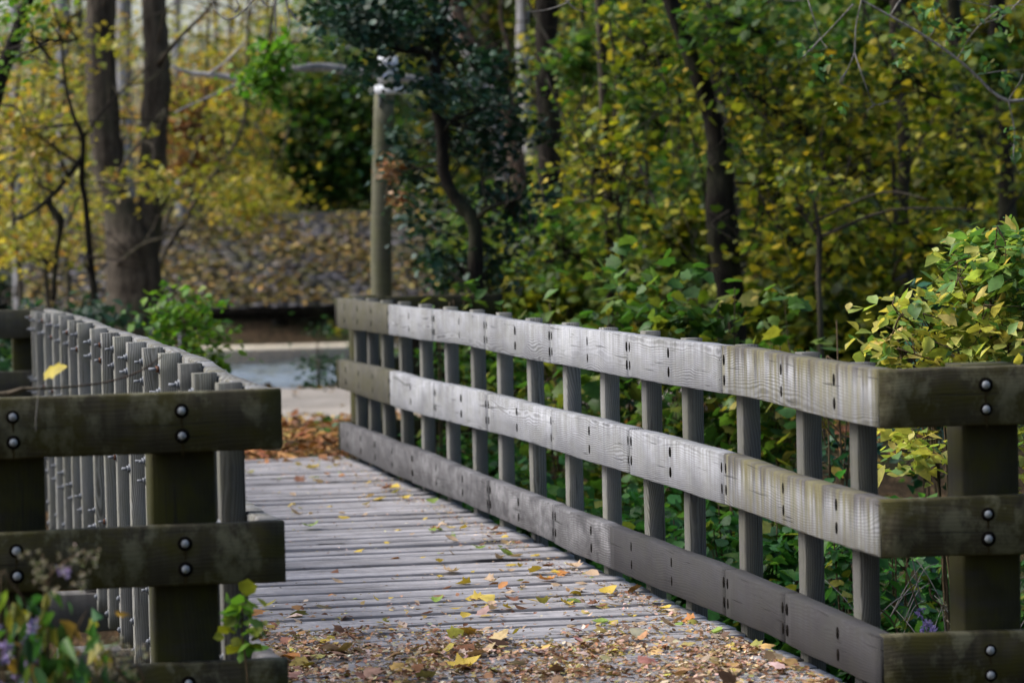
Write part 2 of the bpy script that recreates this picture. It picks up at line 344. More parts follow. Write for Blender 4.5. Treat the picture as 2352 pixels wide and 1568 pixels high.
def clumps(ells, nclump, per, sig):
    """leaf positions in clumps spread through ellipsoids; returns leaf points and clump centres"""
    vols = np.array([e[1][0]*e[1][1]*e[1][2] for e in ells]); pr = vols/vols.sum()
    cs = []
    for e, k in zip(ells, np.maximum(1, (pr*nclump).astype(int))): cs.append(in_ell(k, e[0], e[1]))
    cs = np.concatenate(cs)
    sg = sig*rng.uniform(0.5, 1.4, (len(cs), 1))
    cnt = rng.poisson(per, len(cs))+2
    idx = np.repeat(np.arange(len(cs)), cnt)
    pts = cs[idx]+rng.normal(0, 1, (len(idx), 3))*sg[idx]*np.array([1, 1, 0.55])
    return pts, cs
def twigs(acc, src, cs, r=0.006, bend=0.25, frac=1.0, n=4):
    src = np.asarray(src)
    for c in cs:
        if rng.random() > frac: continue
        a = src[np.argmin(np.linalg.norm(src-c, axis=1)+rng.random(len(src))*0.8)]
        m = (a+c)/2+rng.normal(0, 1, 3)*bend*np.linalg.norm(c-a)*0.35
        tube(acc, [a, m, c], [r*1.6, r, r*0.4], n=n, sub=4, wob=0)
def sampleline(pts, k=14):
    pts = np.asarray(pts, float); s = np.linspace(0, len(pts)-1, k)
    return np.stack([np.interp(s, np.arange(len(pts)), pts[:, i]) for i in range(3)], 1)
# palettes (linear albedo)
YG = [(0.42, 0.42, 0.035), (0.26, 0.32, 0.03), (0.13, 0.21, 0.022), (0.60, 0.50, 0.05), (0.05, 0.10, 0.018), (0.035, 0.07, 0.015)]
GRN = [(0.05, 0.14, 0.022), (0.07, 0.18, 0.03), (0.035, 0.09, 0.02), (0.13, 0.23, 0.04), (0.24, 0.27, 0.04)]
DGR = [(0.016, 0.055, 0.036), (0.024, 0.075, 0.048), (0.04, 0.095, 0.068), (0.012, 0.035, 0.022)]
OCH = [(0.46, 0.36, 0.06), (0.40, 0.37, 0.05), (0.25, 0.28, 0.04), (0.50, 0.28, 0.07), (0.15, 0.18, 0.035)]
ORA = [(0.40, 0.18, 0.06), (0.34, 0.14, 0.05), (0.28, 0.16, 0.07), (0.42, 0.26, 0.08)]
BRI = [(0.10, 0.26, 0.025), (0.16, 0.32, 0.03), (0.06, 0.17, 0.02), (0.22, 0.30, 0.04)]
PALE = [(0.66, 0.60, 0.14), (0.40, 0.50, 0.11), (0.18, 0.34, 0.08), (0.70, 0.54, 0.18), (0.09, 0.22, 0.06), (0.55, 0.56, 0.14)]
LIT = [(0.38, 0.21, 0.13), (0.52, 0.38, 0.29), (0.20, 0.09, 0.05), (0.50, 0.36, 0.14), (0.10, 0.05, 0.03), (0.68, 0.56, 0.47), (0.40, 0.36, 0.12)]

# ------------------------------------------------------------------ ground
def ss(a, b, x): t_ = np.clip((x-a)/(b-a), 0, 1); return t_*t_*(3-2*t_)
def terr(x, y):
    x = np.asarray(x, float); y = np.asarray(y, float)
    z = -1.25*ss(0.35, 2.6, y)*(1-ss(9.6, 12.2, y))
    shore = 6.8+(y-28)*0.20
    z = z-1.75*ss(21.8, 27.5, y)*(1-ss(shore-2.0, shore+1.5, x))*(1-ss(64.5, 68, y))
    z = z-0.45*ss(66, 68, y)+1.6*ss(68, 82, y)
    z = z+3.0*ss(90, 200, y)
    onpath = (1-ss(-1.2, -0.4, -x))*(1-ss(W+0.4, W+1.2, x))*(ss(11.5, 12.0, y)+(1-ss(0.2, 0.5, y)))
    nz = 0.07*np.sin(x*1.7+y*0.6)*np.sin(y*1.3-x*0.4)+0.03*np.sin(x*5.1)*np.cos(y*4.3)
    strip = ss(11.5, 12.5, y)*(1-ss(21, 22.5, y))
    return z+nz*(1-np.clip(onpath+strip, 0, 1))
def tz(x, y): return float(terr(x, y))
gx = np.concatenate([[-600, -300, -150, -80, -50], np.arange(-30, 40, 0.5), [45, 60, 90, 150, 300, 600]])
gy = np.concatenate([[-600, -200, -80, -40], np.arange(-25, 35, 0.4), np.arange(35, 100, 1.0), [110, 130, 160, 200, 300, 600, 1200]])
GX, GY = np.meshgrid(gx, gy); GZ = terr(GX, GY)
nx, ny = len(gx), len(gy); i, j = np.meshgrid(np.arange(nx-1), np.arange(ny-1)); b = (j*nx+i).ravel()
me = np_mesh('ground', np.stack([GX, GY, GZ], -1).reshape(-1, 3), [(4, np.stack([b, b+1, b+nx+1, b+nx], -1))], smooth=True)
t = NT('leaf_strewn_earth'); tc = t.n('ShaderNodeTexCoord').outputs['Object']
n1 = t.noise(tc, 9.0, 5, 0.7); n2 = t.noise(tc, 0.5, 3, 0.6); n3 = t.noise(tc, 40.0, 3, 0.7)
c = t.ramp(n1, [(0.3, (0.02, 0.014, 0.009)), (0.5, (0.055, 0.038, 0.022)), (0.62, (0.12, 0.075, 0.04)), (0.75, (0.20, 0.13, 0.06))])
c = t.mix(t.mr(n2, 0.45, 0.62, 0.0, 0.75), c, (0.035, 0.055, 0.018))
gm = t.bsdf(c, 0.95, t.math('ADD', n1, n3), 0.8, 0.03, 0.1)
tag(link('ground', me, gm), kind='structure')
# gravel path crossing behind the bridge
xs = np.arange(-9, 14.1, 0.5); ysn = 16.0+0.25*np.sin(xs*0.9)+0.1*np.sin(xs*2.3); yfn = 21.4+0.2*np.sin(xs*0.7+1)
V = []; 
for k in range(7):
    yy = ysn+(yfn-ysn)*k/6; V.append(np.stack([xs, yy, terr(xs, yy)+0.012+0.02*math.sin(math.pi*k/6)], -1))
V = np.concatenate(V); m = len(xs); b = (np.arange(6)[:, None]*m+np.arange(m-1)[None]).ravel()
me = np_mesh('gravel_path', V, [(4, np.stack([b, b+1, b+m+1, b+m], -1))], smooth=True)
t = NT('pale_gravel'); tc = t.n('ShaderNodeTexCoord').outputs['Object']; n1 = t.noise(tc, 45, 3, 0.7); n2 = t.noise(tc, 1.6, 4, 0.6)
c = t.mix(t.mr(n2, 0.3, 0.7), (0.20, 0.185, 0.17), (0.36, 0.335, 0.31)); c = t.mix(1.0, c, t.ramp(n1, [(0.3, (0.7, 0.7, 0.7)), (0.7, (1.15, 1.12, 1.1))]), 'MULTIPLY')
tag(link('gravel_path', me, t.bsdf(c, 0.95, n1, 0.6, 0.01, 0.1)), kind='structure')
# pond
wx = np.concatenate([np.linspace(-60, -3, 24), np.arange(-2.6, 18, 0.16), np.linspace(18.5, 60, 18)])
wy = np.concatenate([np.linspace(22, 37, 14), np.arange(37.4, 58, 0.055), np.linspace(58.3, 68.5, 20)])
GX, GY = np.meshgrid(wx, wy); nx = len(wx); WZ = np.zeros_like(GX)
for k in range(30):                           # breeze-driven wavelets on the near half of the pond
    lam = rng.uniform(0.28, 1.1); an_ = rng.normal(math.pi/2, 0.45); kx, ky = math.cos(an_)*2*math.pi/lam, math.sin(an_)*2*math.pi/lam
    WZ += np.sin(GX*kx+GY*ky+rng.random()*6.28)*lam*0.0080
fade = np.clip((57-GY-1.2*np.sin(GX*0.7)-0.5*np.sin(GX*1.9+2))/6, 0, 1)*np.clip((GY-37)/2, 0, 1); WZ *= fade**1.3
i, j = np.meshgrid(np.arange(nx-1), np.arange(len(wy)-1)); b = (j*nx+i).ravel()
me = np_mesh('pond_water', np.stack([GX, GY, -1.2+WZ], -1).reshape(-1, 3), [(4, np.stack([b, b+1, b+nx+1, b+nx], -1))], smooth=True)
t = NT('pond_water'); tc = t.n('ShaderNodeTexCoord').outputs['Object']
sp = t.n('ShaderNodeSeparateXYZ'); t.l(tc, sp.inputs[0])
v = t.comb(t.math('MULTIPLY', sp.outputs[0], 1.0), t.math('MULTIPLY', sp.outputs[1], 2.5), 0.0)
rip = t.noise(v, 3.0, 4, 0.6); edge = t.noise(t.comb(t.math('MULTIPLY', sp.outputs[0], 0.12), t.math('MULTIPLY', sp.outputs[1], 0.5), 0.0), 1.0, 2, 0.5)
wind = t.mr(t.math('ADD', sp.outputs[1], t.math('MULTIPLY', edge, 5.0)), 52.0, 57.0, 1.0, 0.0)   # breeze ruffles the near water, the far water lies calm
p = t.n('ShaderNodeBsdfPrincipled'); p.inputs['Base Color'].default_value = (0.13, 0.15, 0.16, 1); p.inputs['IOR'].default_value = 1.33; p.inputs['Specular IOR Level'].default_value = 1.0
p.inputs['Roughness'].default_value = 0.05
bp = t.n('ShaderNodeBump'); bp.inputs['Distance'].default_value = 0.016; t.l(rip, bp.inputs['Height']); t.l(t.mr(wind, 0, 1, 0.05, 0.2), bp.inputs['Strength']); t.l(bp.outputs[0], p.inputs['Normal'])
o = t.n('ShaderNodeOutputMaterial'); t.l(p.outputs[0], o.inputs[0])
tag(link('pond_water', me, t.m), kind='structure')
# sandy far shore
xs = np.arange(-50, 60, 1.0); V = []
for k in range(4):
    yy = 64.9+k*0.16+0.3*np.sin(xs*0.5); V.append(np.stack([xs, yy, np.full_like(xs, -1.195+0.012*k)], -1))
V = np.concatenate(V); m = len(xs); b = (np.arange(3)[:, None]*m+np.arange(m-1)[None]).ravel()
me = np_mesh('sandy_shore', V, [(4, np.stack([b, b+1, b+m+1, b+m], -1))], smooth=True)
t = NT('shore_sand'); tc = t.n('ShaderNodeTexCoord').outputs['Object']
tag(link('sandy_shore', me, t.bsdf(t.ramp(t.noise(tc, 2.0, 3), [(0.3, (0.42, 0.37, 0.28)), (0.7, (0.60, 0.54, 0.43))]), 0.95)), kind='structure')

# ------------------------------------------------------------------ FOOTBRIDGE
bridge = thing('footbridge', 'weathered grey timber deck of the footbridge with fallen leaves on it', 'footbridge', (W/2, LB/2, 0))
acc = Acc(); y = 0.02
while y < LB+0.02:
    wd = 0.14*rng.uniform(0.97, 1.03); gap = rng.choice([0.007, 0.012, 0.019, 0.032], p=[.45, .33, .16, .06])
    zj = rng.normal(0, 0.0045); cr = rng.normal(0, 0.003); tl = rng.normal(0, 0.002)
    x0 = -0.06-rng.uniform(0, 0.01); x1 = W+0.06+rng.uniform(0, 0.01)
    xs = np.linspace(x0, x1, 14); zz = zj+cr*np.sin((xs-x0)/(x1-x0)*math.pi)+tl*(xs-W/2)
    yy = y+0.004*np.sin(xs*2+rng.random()*6)
    A = np.stack([xs, yy+wd, zz+rng.normal(0, 0.0012)], 1); B = np.stack([xs, yy, zz+rng.normal(0, 0.0012)], 1)
    board(acc, A, B, (0, 0, -1), 0.038, tint=rng.uniform(0.72, 1.1), stain=0.8, c=0.0025, step=0.06, rag=0.0012)
    y += wd+gap
acc.build('deck', M['deck'], bridge)
for x in (-0.055, W+0.015):                     # edge beams that carry the balusters
    one_board('edge_beam', M['beam'], bridge, [(x, 0.05, -0.045), (x, LB, -0.045)], [(x, 0.05, -0.30), (x, LB, -0.30)], (1, 0, 0), 0.06, tint=0.8)
for x in (0.5, 1.25):
    one_board('stringer', M['beam'], bridge, [(x, 0.05, -0.045), (x, LB, -0.045)], [(x, 0.05, -0.34), (x, LB, -0.34)], (1, 0, 0), 0.09, tint=0.6)
for y in (-0.12, LB+0.05):
    one_board('abutment_timber', M['beam'], bridge, [(-0.5, y, -0.06), (W+0.5, y, -0.06)], [(-0.5, y, -0.7), (W+0.5, y, -0.7)], (0, 1, 0), 0.14, tint=0.6)
for (y, zt, xl) in ((7.2, -0.32, -1.0), (4.9, -0.33, -0.42)):   # pier caps whose ends stick out at the left
    one_board('pier_cap', M['beam'], bridge, [(xl, y, zt), (W+0.4, y, zt)], [(xl, y, zt-0.20), (W+0.4, y, zt-0.20)], (0, 1, 0), 0.22, tint=1.2)
    for x in (0.15, W-0.2):
        a2 = Acc(); tube(a2, [(x, y+0.11, zt-0.2), (x, y+0.11, -1.6)], [0.12, 0.13], n=12, sub=1, wob=0.02, wood_attr=True); a2.build('pile', M['beam'], bridge)

prof = dict(
 t1=[(779,685),(888,699),(944,706),(1061,717),(1119,724.5),(1189,738.5),(1266,746.5),(1353,759),(1440,768),(1541,782),(1665,796),(1796,815),(1920,837),(2006,850)],
 t0=[(779,754.6),(888,767.5),(951,779),(1061,792),(1189,820),(1355,850),(1470,874),(1541,887),(1667,906),(1762,925.6),(1845,948),(1920,967),(2004,983)],
 m1=[(779,826),(888,850),(947,868),(1066,892),(1190,922),(1357,963),(1470,989),(1543,1008),(1672,1044),(1804,1090),(1929,1126),(2014,1150)],
 m0=[(779,891.8),(902,932),(951,948),(1068,977.6),(1194,1009),(1360,1063),(1470,1094),(1549,1120.6),(1702,1171),(1845,1225),(2014,1281)],
 b1=[(779,970),(909,1019),(958,1034),(1076,1084),(1202,1134),(1368,1195),(1551,1265),(1680,1312),(1811,1368),(1942,1428),(2023,1464)],
 b0=[(779,1032),(911,1094),(1074,1157),(1204,1218),(1366,1290),(1558,1371),(1714,1436),(1819,1486),(1957,1554)])
PR = {}
for k, v in prof.items():
    q = np.array([onx(a, b_, W)[1:] for a, b_ in v]); q = q[np.argsort(q[:, 0])]; PR[k] = (q[:, 0], q[:, 1])
def zr(k, y): return np.interp(y, *PR[k])
def smz(k, y): return sum(zr(k, y+d) for d in (-.25, -.12, 0, .12, .25))/5
TR = 0.0635
railR = thing('wooden_railing', 'right-hand timber railing of the footbridge, its inner rails silvery and streaked with grain', 'railing', (W+0.06, 6, 0))
ry = [0.427, 1.066, 1.872, 2.711, 3.411, 4.199, 4.991, 5.844, 6.610, 7.36, 8.178, 9.012, 9.764, 10.455, 11.05, 11.62]
ry = [v-0.0 for v in ry]                       # near edge of each baluster
PA, PB = 0.089, 0.068                          # baluster section: along the bridge, across it
mids = [v+PA/2 for v in ry]
joints = dict(t=[-0.005, mids[2], mids[4], mids[6], mids[8], mids[10], mids[12], 12.0], m=[-0.005, mids[2], mids[4], mids[5]-0.3, mids[8], mids[10], mids[11], 12.0], b=[-0.005, mids[1]+0.02, mids[4]-0.75+0.0, mids[5], mids[7], mids[8], mids[11], 12.0])
joints['b'] = [-0.005, mids[1], mids[2], mids[5]-0.4, mids[6], mids[8], mids[11], 12.0]
joints['m'] = [-0.005, mids[2], mids[4], mids[6], mids[8], mids[10], mids[12], 12.0]
kinds = dict(t=('t1', 't0', 'rail'), m=('m1', 'm0', 'rail'), b=('b1', 'b0', 'kick'))
def bolt_head(parent, x, y, z, nx):
    """countersunk bolt seen on a rail's face; nx: outward direction as a unit vector"""
    nx = np.asarray(nx, float); a = Acc()
    ref = np.array([0, 0, 1.0]); X = np.cross(ref, nx); X /= np.linalg.norm(X); Y = np.cross(nx, X)
    n = 14; an = np.linspace(0, 2*math.pi, n, endpoint=False); c = np.array([x, y, z])
    def ring(r, h): return c+nx*h+np.cos(an)[:, None]*X*r+np.sin(an)[:, None]*Y*r
    V = np.concatenate([ring(0.0, 0.0)[:1], ring(0.021, -0.002), ring(0.021, 0.0012), ring(0.017, 0.0014)])
    i = np.arange(n); i2 = (i+1) % n
    F4 = np.concatenate([np.stack([1+i, 1+i2, 1+n+i2, 1+n+i], 1), np.stack([1+n+i, 1+n+i2, 1+2*n+i2, 1+2*n+i], 1)])
    a.add(V, [(4, F4), (n, np.array([1+2*n+i]))])
    return a
def dome(a, c, nx, r, h, n=12):
    nx = np.asarray(nx, float); ref = np.array([0, 0, 1.0]) if abs(nx[2]) < 0.9 else np.array([1.0, 0, 0])
    X = np.cross(ref, nx); X /= np.linalg.norm(X); Y = np.cross(nx, X); an = np.linspace(0, 2*math.pi, n, endpoint=False); c = np.asarray(c, float)
    V = []; K = 4
    for k in range(K+1):
        th = k/K*math.pi/2; V.append(c+nx*h*math.sin(th)+(np.cos(an)[:, None]*X+np.sin(an)[:, None]*Y)*r*max(0.02, math.cos(th)))
    V = np.concatenate(V); i = np.arange(n); i2 = (i+1) % n
    F = np.concatenate([np.stack([k*n+i, k*n+i2, (k+1)*n+i2, (k+1)*n+i], 1) for k in range(K)])
    a.add(V, [(4, F), (n, np.array([K*n+i]))])
def recess_disc(a, c, nx, r, n=14):  # thin proud disc; its dark colour stands for shade in a sunk bolt
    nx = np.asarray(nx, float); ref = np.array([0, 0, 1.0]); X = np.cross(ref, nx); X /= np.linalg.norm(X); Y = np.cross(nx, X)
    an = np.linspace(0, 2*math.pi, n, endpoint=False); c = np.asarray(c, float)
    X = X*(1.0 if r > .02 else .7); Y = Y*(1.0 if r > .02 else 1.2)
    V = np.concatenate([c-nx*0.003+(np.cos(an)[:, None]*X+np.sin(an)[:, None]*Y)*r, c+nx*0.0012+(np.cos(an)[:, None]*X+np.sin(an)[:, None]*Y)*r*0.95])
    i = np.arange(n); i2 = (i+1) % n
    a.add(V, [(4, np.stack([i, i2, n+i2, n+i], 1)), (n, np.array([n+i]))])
def rust_run(parent, c, nx, L_=0.09):
    a = Acc(); nx = np.asarray(nx, float); X = np.cross(np.array([0, 0, 1.0]), nx); X /= np.linalg.norm(X); c = np.asarray(c, float); n = 7; V = []
    for k in range(n):
        f = k/(n-1); wd = .006*(1-.75*f)*(1+.2*rng.normal()); o_ = rng.normal(0, .0012)
        V += [c-np.array([0, 0, L_*f])+X*(o_-wd)+nx*.0006, c-np.array([0, 0, L_*f])+X*(o_+wd)+nx*.0006]
    a.add(np.array(V), [(4, [(2*k, 2*k+1, 2*k+3, 2*k+2) for k in range(n-1)])]); return a.build('rust_stain', M['runstain'], parent)
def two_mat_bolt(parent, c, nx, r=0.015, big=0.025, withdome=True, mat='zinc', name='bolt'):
    a = Acc(); recess_disc(a, c, nx, big); nrec = sum(len(f) for k in a.F for f in a.F[k])
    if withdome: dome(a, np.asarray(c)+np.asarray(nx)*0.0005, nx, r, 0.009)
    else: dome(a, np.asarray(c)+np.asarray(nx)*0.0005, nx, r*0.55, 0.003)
    o = a.build(name, M['recess_shade'], parent, smooth=True); o.data.materials.append(M[mat])
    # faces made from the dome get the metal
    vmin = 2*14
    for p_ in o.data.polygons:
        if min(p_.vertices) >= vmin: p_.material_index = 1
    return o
for key, (kt, kb, mt) in kinds.items():
    jl = joints[key]
    for a_, b_ in zip(jl[:-1], jl[1:]):
        yy = np.linspace(a_+0.0015, b_-0.0015, max(3, int((b_-a_)/0.1)))
        dx = rng.uniform(-0.002, 0.004); dz = rng.uniform(-0.003, 0.003)
        A = np.stack([np.full_like(yy, W+dx), yy, smz(kt, yy)+dz], 1); B = np.stack([np.full_like(yy, W+dx), yy, smz(kb, yy)+dz], 1)
        near = 1.25 if a_ < 1.5 else 0.45
        tint = rng.uniform(0.74, 1.08); mm = M[mt]
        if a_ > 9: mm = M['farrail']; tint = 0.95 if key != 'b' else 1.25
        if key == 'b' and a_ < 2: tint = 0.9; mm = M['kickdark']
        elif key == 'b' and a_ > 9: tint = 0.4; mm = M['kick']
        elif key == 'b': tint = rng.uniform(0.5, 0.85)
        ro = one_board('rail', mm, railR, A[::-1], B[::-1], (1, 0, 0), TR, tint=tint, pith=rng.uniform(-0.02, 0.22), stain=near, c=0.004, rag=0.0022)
        for m_ in mids:
            if m_ < a_-0.02 or m_ > b_+0.02: continue
            isj = abs(m_-a_) < 0.03 or abs(m_-b_) < 0.03
            yb = m_ if not isj else (m_+0.028 if abs(m_-a_) < 0.03 else m_-0.028)
            for fz in (0.30, 0.72):
                z = smz(kb, yb)+(smz(kt, yb)-smz(kb, yb))*fz
                two_mat_bolt(ro, (W+dx-0.0005, yb, z), (-1, 0, 0), 0.010, 0.0175, withdome=False, mat='recess_shade')
for k, v in enumerate(ry):
    lean = rng.normal(0, 0.003); x = W+TR+0.004; zt = smz('t1', v)+(0.010 if k > 3 else 0.003)+rng.uniform(-0.003, 0.005)
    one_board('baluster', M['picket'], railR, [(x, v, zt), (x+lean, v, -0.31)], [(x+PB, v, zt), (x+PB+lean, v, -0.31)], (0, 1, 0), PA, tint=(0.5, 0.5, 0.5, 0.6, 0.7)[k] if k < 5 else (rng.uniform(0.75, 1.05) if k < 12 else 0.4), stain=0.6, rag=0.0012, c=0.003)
# near right wing
def wing(railthing, x0, y0, x1, y1, zs, mats, posts, bolts, th=0.07, endmat=None):
    d = np.array([x1-x0, y1-y0, 0.0]); ln = np.linalg.norm(d); d /= ln; nb = np.array([-d[1], d[0], 0.0]); nb = nb if nb[1] > 0 else -nb
    out = []
    for (za0, za1, zb0, zb1, tint) in zs:
        A = [(x0, y0, za0), ((x0+x1)/2, (y0+y1)/2, (za0+za1)/2+0.002), (x1, y1, za1)]; B = [(x0, y0, zb0), ((x0+x1)/2, (y0+y1)/2, (zb0+zb1)/2+0.001), (x1, y1, zb1)]
        ro = one_board('rail', mats[0], railthing, A, B, nb, th, tint=tint, stain=1.0, c=0.006, rag=0.002)
        out.append(ro)
        for bx in bolts:
            f = bx/ln; zc = (za0*(1-f)+za1*f); zb = (zb0*(1-f)+zb1*f)
            for q in (0.28, 0.70):
                c = np.array([x0, y0, 0])+d*bx-nb*0.001; c[2] = zb+(zc-zb)*q
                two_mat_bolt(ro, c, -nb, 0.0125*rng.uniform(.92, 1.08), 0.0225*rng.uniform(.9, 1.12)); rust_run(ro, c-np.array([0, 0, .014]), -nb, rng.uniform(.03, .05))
    for (s0, wd, ztop, zbot) in posts:
        p0 = np.array([x0, y0, 0])+d*s0+nb*(th+0.003); p1 = p0+d*wd
        one_board('post', mats[1], railthing, [(p0[0], p0[1], ztop), (p0[0], p0[1], zbot)], [(p1[0], p1[1], ztop), (p1[0], p1[1], zbot)], nb, wd, tint=0.9, c=0.008, step=0.1)
    return out
xa, ya = W+0.008, -0.012
def wz(px, py, xx=None, yy=-0.05): return ony(px, py, yy)[2]
e = [ony(2352, 842, -0.06), ony(2352, 975, -0.06), ony(2352, 1137, -0.06), ony(2352, 1276, -0.06), ony(2352, 1452, -0.06)]
s_ = [ony(2010, 850, ya), ony(2007, 985, ya), ony(2031, 1148, ya), ony(2027, 1282, ya), ony(2034, 1460, ya)]
xe = e[0][0]; ex = 1.5; k_ = (xa+ex-xa)/(xe-xa)
zsR = []
for a_, b_, tt in ((0, 1, 1.0), (2, 3, 0.95), (4, None, 0.6)):
    za0 = s_[a_][2]; za1 = za0+(e[a_][2]-za0)*k_*0.3
    if b_ is None: zb0, zb1 = za0-0.19, za1-0.19
    else: zb0 = s_[b_][2]; zb1 = zb0+(e[b_][2]-zb0)*k_*0.3
    zsR.append((za0, za1, zb0, zb1, tt))
pxl = ony(2196, 1100, 0.06)[0]; pxr = ony(2326, 1100, 0.06)[0]
wing(railR, xa, ya, xa+ex, ya-0.12, zsR, (M['wing'], M['wingpost']), [(pxl-xa+0.005, pxr-pxl, 1.074, -0.3), (1.25, 0.19, 1.08, -0.3)], [ony(2269, 1100, -0.04)[0]-xa, 1.33])
# far right wing
wing(railR, W+0.0, 12.02, W+1.15, 12.05, [(1.07, 1.07, 0.88, 0.88, 0.3), (0.655, 0.66, 0.465, 0.47, 0.8), (0.235, 0.235, 0.045, 0.045, 0.8)], (M['wingpost'], M['wingpost']), [(0.12, 0.17, 1.08, -0.3), (0.9, 0.17, 1.08, -0.3)], [])

# ---------------- left railing
railL = thing('wooden_railing', 'left-hand timber railing of the footbridge with rows of steel bolts poking out of its balusters', 'railing', (-0.06, 6, 0))
lt = np.array([onx(a, b_, 0)[1:] for a, b_ in [(113,707),(200,727),(260,753),(333,772),(407,798.5),(493,830),(533,860),(583,878.5),(645,893.5)]]); lt = lt[np.argsort(lt[:, 0])]
def lz(y): return sum(np.interp(np.asarray(y)+d, lt[:, 0], lt[:, 1]) for d in (-.1, 0, .1))/3
lp = [(100.5,720),(120,720.3),(137,725.5),(156.8,736.8),(178.5,744),(209,754.8),(233.4,764.5),(261.5,774),(292.5,787),(329,799.6),(367.5,813),(413,835),(445,860),(500,880)]
PBL = 0.080
XO = -(TR+0.004+PBL)
lq = [onx(a, b_, XO) for a, b_ in lp]
lq = lq+[np.array([XO, 11.45, 1.04]), np.array([XO, 11.9, 1.04])]
for key, off0, hh, mt in (('t', 0.0, 0.185, 'rail'), ('m', -0.402, 0.185, 'rail'), ('b', -0.842, 0.185, 'kick')):
    jl = [0.03, 1.95, 3.5, 5.05, 6.55, 8.35, 9.85, 12.0]
    for a_, b_ in zip(jl[:-1], jl[1:]):
        yy = np.linspace(a_+0.0015, b_-0.0015, 14); zz = lz(yy)+off0+rng.uniform(-.003, .003)
        x = rng.uniform(-0.003, 0.002)
        A = np.stack([np.full_like(yy, x), yy, zz], 1); B = A-np.array([0, 0, hh])
        one_board('rail', M[mt], railL, A, B, (-1, 0, 0), TR, tint=rng.uniform(0.85, 1.1), c=0.005, rag=0.003)
def stud(parent, x, y, z, ln=0.042, rust=False):
    """bolt end with washer and hex nut pointing out to -X"""
    a = Acc(); n = 6; an = np.linspace(0, 2*math.pi, 6, endpoint=False)+rng.random()
    def prism(x0, x1, r, nn, an):
        V = np.concatenate([np.stack([np.full(nn, x0), y+np.cos(an)*r, z+np.sin(an)*r], 1), np.stack([np.full(nn, x1), y+np.cos(an)*r, z+np.sin(an)*r], 1)])
        i = np.arange(nn); i2 = (i+1) % nn
        a.add(V, [(4, np.stack([i, i2, nn+i2, nn+i], 1)), (nn, np.array([i[::-1], nn+i]))])
    c12 = np.linspace(0, 2*math.pi, 12, endpoint=False)
    prism(x+0.002, x-0.003, 0.019, 12, c12); prism(x-0.003, x-0.013, 0.0125, 6, an); prism(x-0.01, x-0.013-ln, 0.0062, 12, c12)
    o = a.build('bolt', M['dullzinc'], parent); 
    if rust:
        o.data.materials.append(M['rust'])
        for p_ in o.data.polygons:
            if 24 <= min(p_.vertices) < 36: p_.material_index = 1
    return o
for k, q in enumerate(lq):
    yv, zt = q[1], q[2]+rng.uniform(-.003, .003); ln = rng.normal(0, 0.002)
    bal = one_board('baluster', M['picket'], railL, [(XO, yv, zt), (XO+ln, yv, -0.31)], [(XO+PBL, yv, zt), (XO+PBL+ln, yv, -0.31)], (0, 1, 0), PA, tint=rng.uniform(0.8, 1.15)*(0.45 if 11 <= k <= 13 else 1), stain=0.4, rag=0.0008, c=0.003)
    for off0 in (-0.055, -0.13, -0.45, -0.53, -0.885, -0.97):
        z = lz(yv)+off0+rng.uniform(-.008, .008)
        ys_ = [yv+PA/2] if rng.random() < 0.65 else [yv+PA/2-0.022, yv+PA/2+0.022]
        for y_ in ys_: stud(bal, XO, y_, z, rng.uniform(0.013, 0.027), rng.random() < 0.2)
    for z in (-0.10, -0.24): stud(bal, XO, yv+PA/2, z+rng.uniform(-.01, .01), 0.004)
# near left wing: its front face stands just before the bridge rails' ends
yl = -0.045
L0 = [ony(0, 917, yl), ony(0, 1056, yl), ony(0, 1225, yl), ony(0, 1363, yl), ony(117, 1541, yl)]
L1 = [ony(647, 893.5, yl), ony(651, 1030, yl), ony(655, 1196, yl), ony(658, 1336, yl), ony(656, 1515, yl)]
xr = float(np.mean([q[0] for q in L1])); xl = L0[0][0]; ext = -1.35
def exz(a, b, x): return a[2]+(b[2]-a[2])*(x-a[0])/(b[0]-a[0])
zsL = []
for a_, b_, tt in ((0, 1, 1.0), (2, 3, 1.0)):
    zsL.append((exz(L0[a_], L1[a_], ext), exz(L0[a_], L1[a_], xr), exz(L0[b_], L1[b_], ext), exz(L0[b_], L1[b_], xr), tt))
zsL.append((exz(L0[4], L1[4], ext), exz(L0[4], L1[4], xr), exz(L0[4], L1[4], ext)-0.19, exz(L0[4], L1[4], xr)-0.19, 0.7))
pa0 = ony(352, 1300, 0.03)[0]; pa1 = ony(500, 1300, 0.03)[0]; pb1 = ony(105, 1150, 0.03)[0]
wing(railL, ext, yl, xr, yl, zsL, (M['wing'], M['wingpost']), [(pa0-ext, pa1-pa0, 0.98, -0.3), (pb1-0.19-ext, 0.19, 1.0, -0.3)], [ony(421, 1100, yl)[0]-ext, ony(33, 1100, yl)[0]-ext])
# far left wing
wing(railL, -1.25, 12.05, 0.0, 12.02, [(1.04, 1.055, 0.85, 0.865, 0.7), (0.63, 0.65, 0.44, 0.46, 0.7), (0.2, 0.21, 0.01, 0.02, 0.7)], (M['farrail'], M['wingpost']), [(0.14, 0.19, 1.08, -0.4), (0.98, 0.19, 1.0, -0.3)], [])

